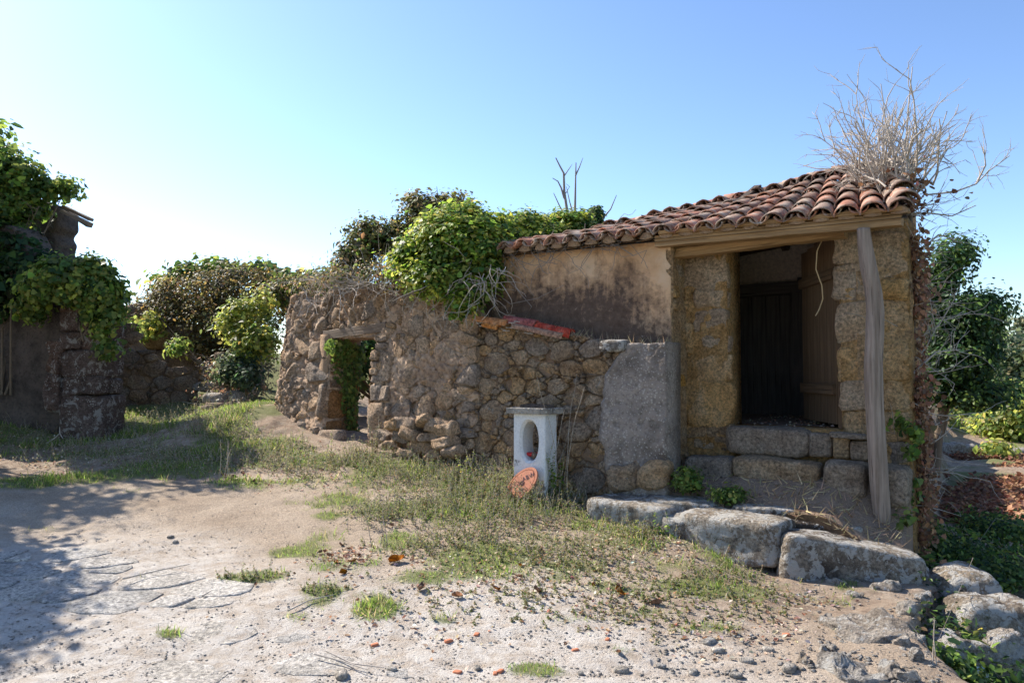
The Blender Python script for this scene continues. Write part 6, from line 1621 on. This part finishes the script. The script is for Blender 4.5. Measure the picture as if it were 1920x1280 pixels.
# ------------------------------------------------------------------ leaf litter, pebbles
rng = np.random.default_rng(360); P, N = [], []
lit = [(150, 850, 200, 36, 500), (350, 860, 150, 30, 260), (520, 850, 140, 24, 200), (1000, 1050, 240, 60, 260), (1150, 1000, 160, 40, 180), (650, 1045, 60, 22, 150), (900, 1090, 300, 60, 210), (1200, 1130, 200, 60, 130), (560, 900, 140, 20, 120), (900, 930, 160, 40, 260), (1250, 1020, 150, 40, 150), (500, 860, 160, 30, 160), (100, 800, 150, 50, 400), (1350, 1190, 150, 50, 90), (800, 1180, 300, 50, 60), (330, 780, 120, 20, 200), (640, 860, 90, 20, 130), (1480, 1150, 100, 50, 90)]
for (x, y, wx, wy, k) in lit:
    for p in gpv(x + rng.normal(0, .5, int(k * 1.6)) * wx, np.minimum(1278, y + rng.normal(0, .5, int(k * 1.6)) * wy)):
        p = Vector(p); P.append((p.x, p.y, gsurf(p.x, p.y) + .008)); N.append((rng.normal(0, .4), rng.normal(0, .4), 1))
for k in range(260):
    t, w = rng.uniform(.2, 1.7), rng.uniform(.6, 2.4); p = P0 + U * t + NI * w; P.append((p.x, p.y, TH)); N.append((rng.normal(0, .4), rng.normal(0, .4), 1))
o = foliage('leaf_litter', P, N, rng.uniform(.012, .04, len(P)), tints(rng, len(P), [(.40, .30, .20), (.50, .42, .31), (.28, .18, .11), (.33, .19, .11), (.55, .49, .40), (.45, .37, .26)], .2), M['dryleaf'], None, 'curl', seed=361); tag(o, 'small dry leaves and chips littering the yard', 'leaf litter', kind='stuff')
rng = np.random.default_rng(362)
def leaf_mesh(seed):
    rng = np.random.default_rng(seed); V, F = [], []; n = 7
    for i in range(n):
        f = i / (n - 1); w = .34 * math.sin(math.pi * min(.98, f * .93 + .05)) ** .8
        for s in (-1, -.5, 0, .5, 1):
            V.append((s * w + rng.normal(0, .012), f - .5, .22 * s * s * (1 + .5 * math.sin(f * 5 + seed)) + .14 * (f - .5) ** 2 * 2 + rng.normal(0, .012)))
    for i in range(n - 1):
        for k in range(4): a = i * 5 + k; F.append((a, a + 1, a + 6, a + 5))
    me = mesh_data('fallen_leaf', V, F, True); me.materials.append(M['brownleaf']); return me
M['brownleaf'] = mat_stone('brown leaf', [(0.20, 0.08, 0.035), (0.30, 0.13, 0.055), (0.42, 0.22, 0.11)], 0, vary=.7, bscale=.1, scale=30)
LM_ = [leaf_mesh(k) for k in range(5)]
spots = [(1228, 1128, 26), (1162, 1110, 24), (1008, 1112, 26), (790, 1108, 24), (745, 1055, 30), (858, 1125, 24), (1160, 1098, 18), (972, 1085, 14), (930, 1110, 16), (975, 1062, 12), (793, 1062, 12), (735, 983, 16), (895, 1075, 12), (1112, 1098, 10), (642, 1082, 18), (655, 1030, 16), (620, 1045, 14), (668, 1045, 16), (632, 1060, 14), (660, 1060, 16), (610, 1035, 14), (600, 1037, 12), (640, 1020, 12), (650, 1072, 14), (1185, 1130, 12),
         (690, 1145, 10), (1060, 1205, 14), (1160, 1220, 16), (480, 1095, 10), (420, 895, 14), (438, 900, 16), (475, 905, 12), (455, 890, 12), (985, 945, 12), (1290, 1140, 12), (1380, 1120, 12), (1440, 1150, 12), (1075, 1060, 10), (1022, 1125, 12), (880, 1045, 12)]
for i, (x, y, s) in enumerate(spots):
    p = gp(x, y); o = bpy.data.objects.new('fallen_leaf', LM_[i % 5]); COL.objects.link(o); sz = s * 1.0 / FPX * p.y
    o.scale = (sz, sz, sz); o.location = (p.x, p.y, gsurf(p.x, p.y) + .012); o.rotation_euler = (rng.normal(0, .25), rng.normal(0, .3), rng.uniform(0, 6.28))
    tag(o, 'curled brown fallen leaf lying on the gravel yard', 'leaf', 'fallen leaves on the yard')
# gravel: many small stones as one object
rng = np.random.default_rng(370); K = 26000
px = rng.uniform(-40, 1780, K); py = 905 + 400 * rng.random(K) ** .8
pos = gpv(px, py); pos[:, 2] = gz(pos[:, 0], pos[:, 1]) + .035 * vn(pos[:, 0] * .9, pos[:, 1] * .9, 0, 51) + .014 * vn(pos[:, 0] * 3.3, pos[:, 1] * 3.3, 0, 52)
ok = (pos[:, 1] < 8.5) & (pos[:, 0] < xedge(pos[:, 1]) + .15); pos = pos[ok]; n = len(pos)
ico = np.array([(1, 0, 0), (0, 1, 0), (-1, 0, 0), (0, -1, 0), (0, 0, 1), (.7, .7, .5), (-.7, .7, .5), (-.7, -.7, .5), (.7, -.7, .5)])
fc = np.array([(0, 5, 8), (1, 6, 5), (2, 7, 6), (3, 8, 7), (4, 8, 5), (4, 5, 6), (4, 6, 7), (4, 7, 8), (0, 1, 5), (1, 2, 6), (2, 3, 7), (3, 0, 8)])
sz = (.002 + (.008 + .010 * sst(0, 1.5, pos[:, 0])) * rng.random(n) ** 5)[:, None, None]
Vv = pos[:, None, :] + ico[None] * sz * rng.uniform(.6, 1.3, (n, 9, 1)) * np.array([1, 1, .45])
Ff = (fc[None] + (np.arange(n) * 9)[:, None, None]).reshape(-1, 3)
o = mobj('gravel', Vv.reshape(-1, 3), Ff, M['pebble'], None, origin=(0, 5, 0)); tag(o, 'loose pale gravel scattered over the yard', 'gravel', kind='stuff')
# single bits of brick and stone
M['shard'] = mat_flat('brick shard', (.46, .17, .09), .9, .2, 25)
for i, (x, y, w, m) in enumerate([(703, 1202, 12, 'shard'), (842, 1200, 13, 'shard'), (1078, 1213, 10, 'shard'), (858, 1255, 14, 'shard'), (928, 1262, 10, 'shard'), (938, 1258, 12, 'shard'), (893, 1187, 12, 'shard'), (1140, 1195, 10, 'shard'), (1475, 935 + 250, 12, 'shard'), (1355, 938, 14, 'shard'), (895, 1248, 14, 'pebble'), (1165, 1248, 26, 'pebble'),
                                 (320, 1005, 12, 'boulder'), (328, 1012, 12, 'pebble'), (1330, 1198, 24, 'pebble'), (1345, 1215, 20, 'pebble'), (1400, 1235, 24, 'pebble'), (1440, 1210, 20, 'pebble'), (1480, 1250, 30, 'pebble'), (1380, 1260, 20, 'pebble'), (735, 1250, 18, 'pebble'), (1300, 1250, 20, 'pebble'), (640, 1265, 30, 'pebble'), (1240, 1240, 16, 'pebble'), (1090, 1258, 14, 'pebble')]):
    p = gp(x, y) if y > 940 else onz(x, y, .47); s = p.y / FPX; z0 = gsurf(p.x, p.y) if y > 940 else .47
    o = block('brick_shard' if m == 'shard' else 'loose_stone', None, (p.x, p.y, z0 + w * s * .12), (w * s * 1.2, w * s * .8, w * s * .5), random.uniform(0, 3), M[m], pn=5 if m == 'shard' else 3, rough=.004, n=4)
    if m == 'shard': tag(o, 'small orange brick shard lying on the gravel', 'brick shard', 'brick shards on the yard')
    else: tag(o, 'loose pale stone lying on the gravel', 'stone', 'loose stones on the yard')
rng = np.random.default_rng(380); st = []
for (a, b, c) in [((590, 1232), (640, 1245), (690, 1262)), ((610, 1225), (660, 1250), (720, 1258)), ((540, 1150), (580, 1130), (625, 1120)), ((230, 1090), (280, 1078), (355, 1062)), ((370, 922), (390, 924), (405, 925)), ((380, 1122), (390, 1116), (397, 1112))]:
    pts = [gp(*q) + Vector((0, 0, .02)) for q in (a, b, c)]
    o = tubes('fallen_twig', [(pts, .006, .003)], M['twig'], None, 5); tag(o, 'thin dry twig lying on the gravel yard', 'twig', 'dry twigs on the yard')
bp = [at(86, 832, 10.6), at(104, 820, 10.6), at(112, 812, 10.6), at(118, 822, 10.55)]
o = tubes('fallen_branch', [(bp, .012, .006), ([bp[2], at(112, 800, 10.6)], .008, .004)], M['twig'], None, 5); tag(o, 'forked pale branch lying at the foot of the left corner stone', 'branch')
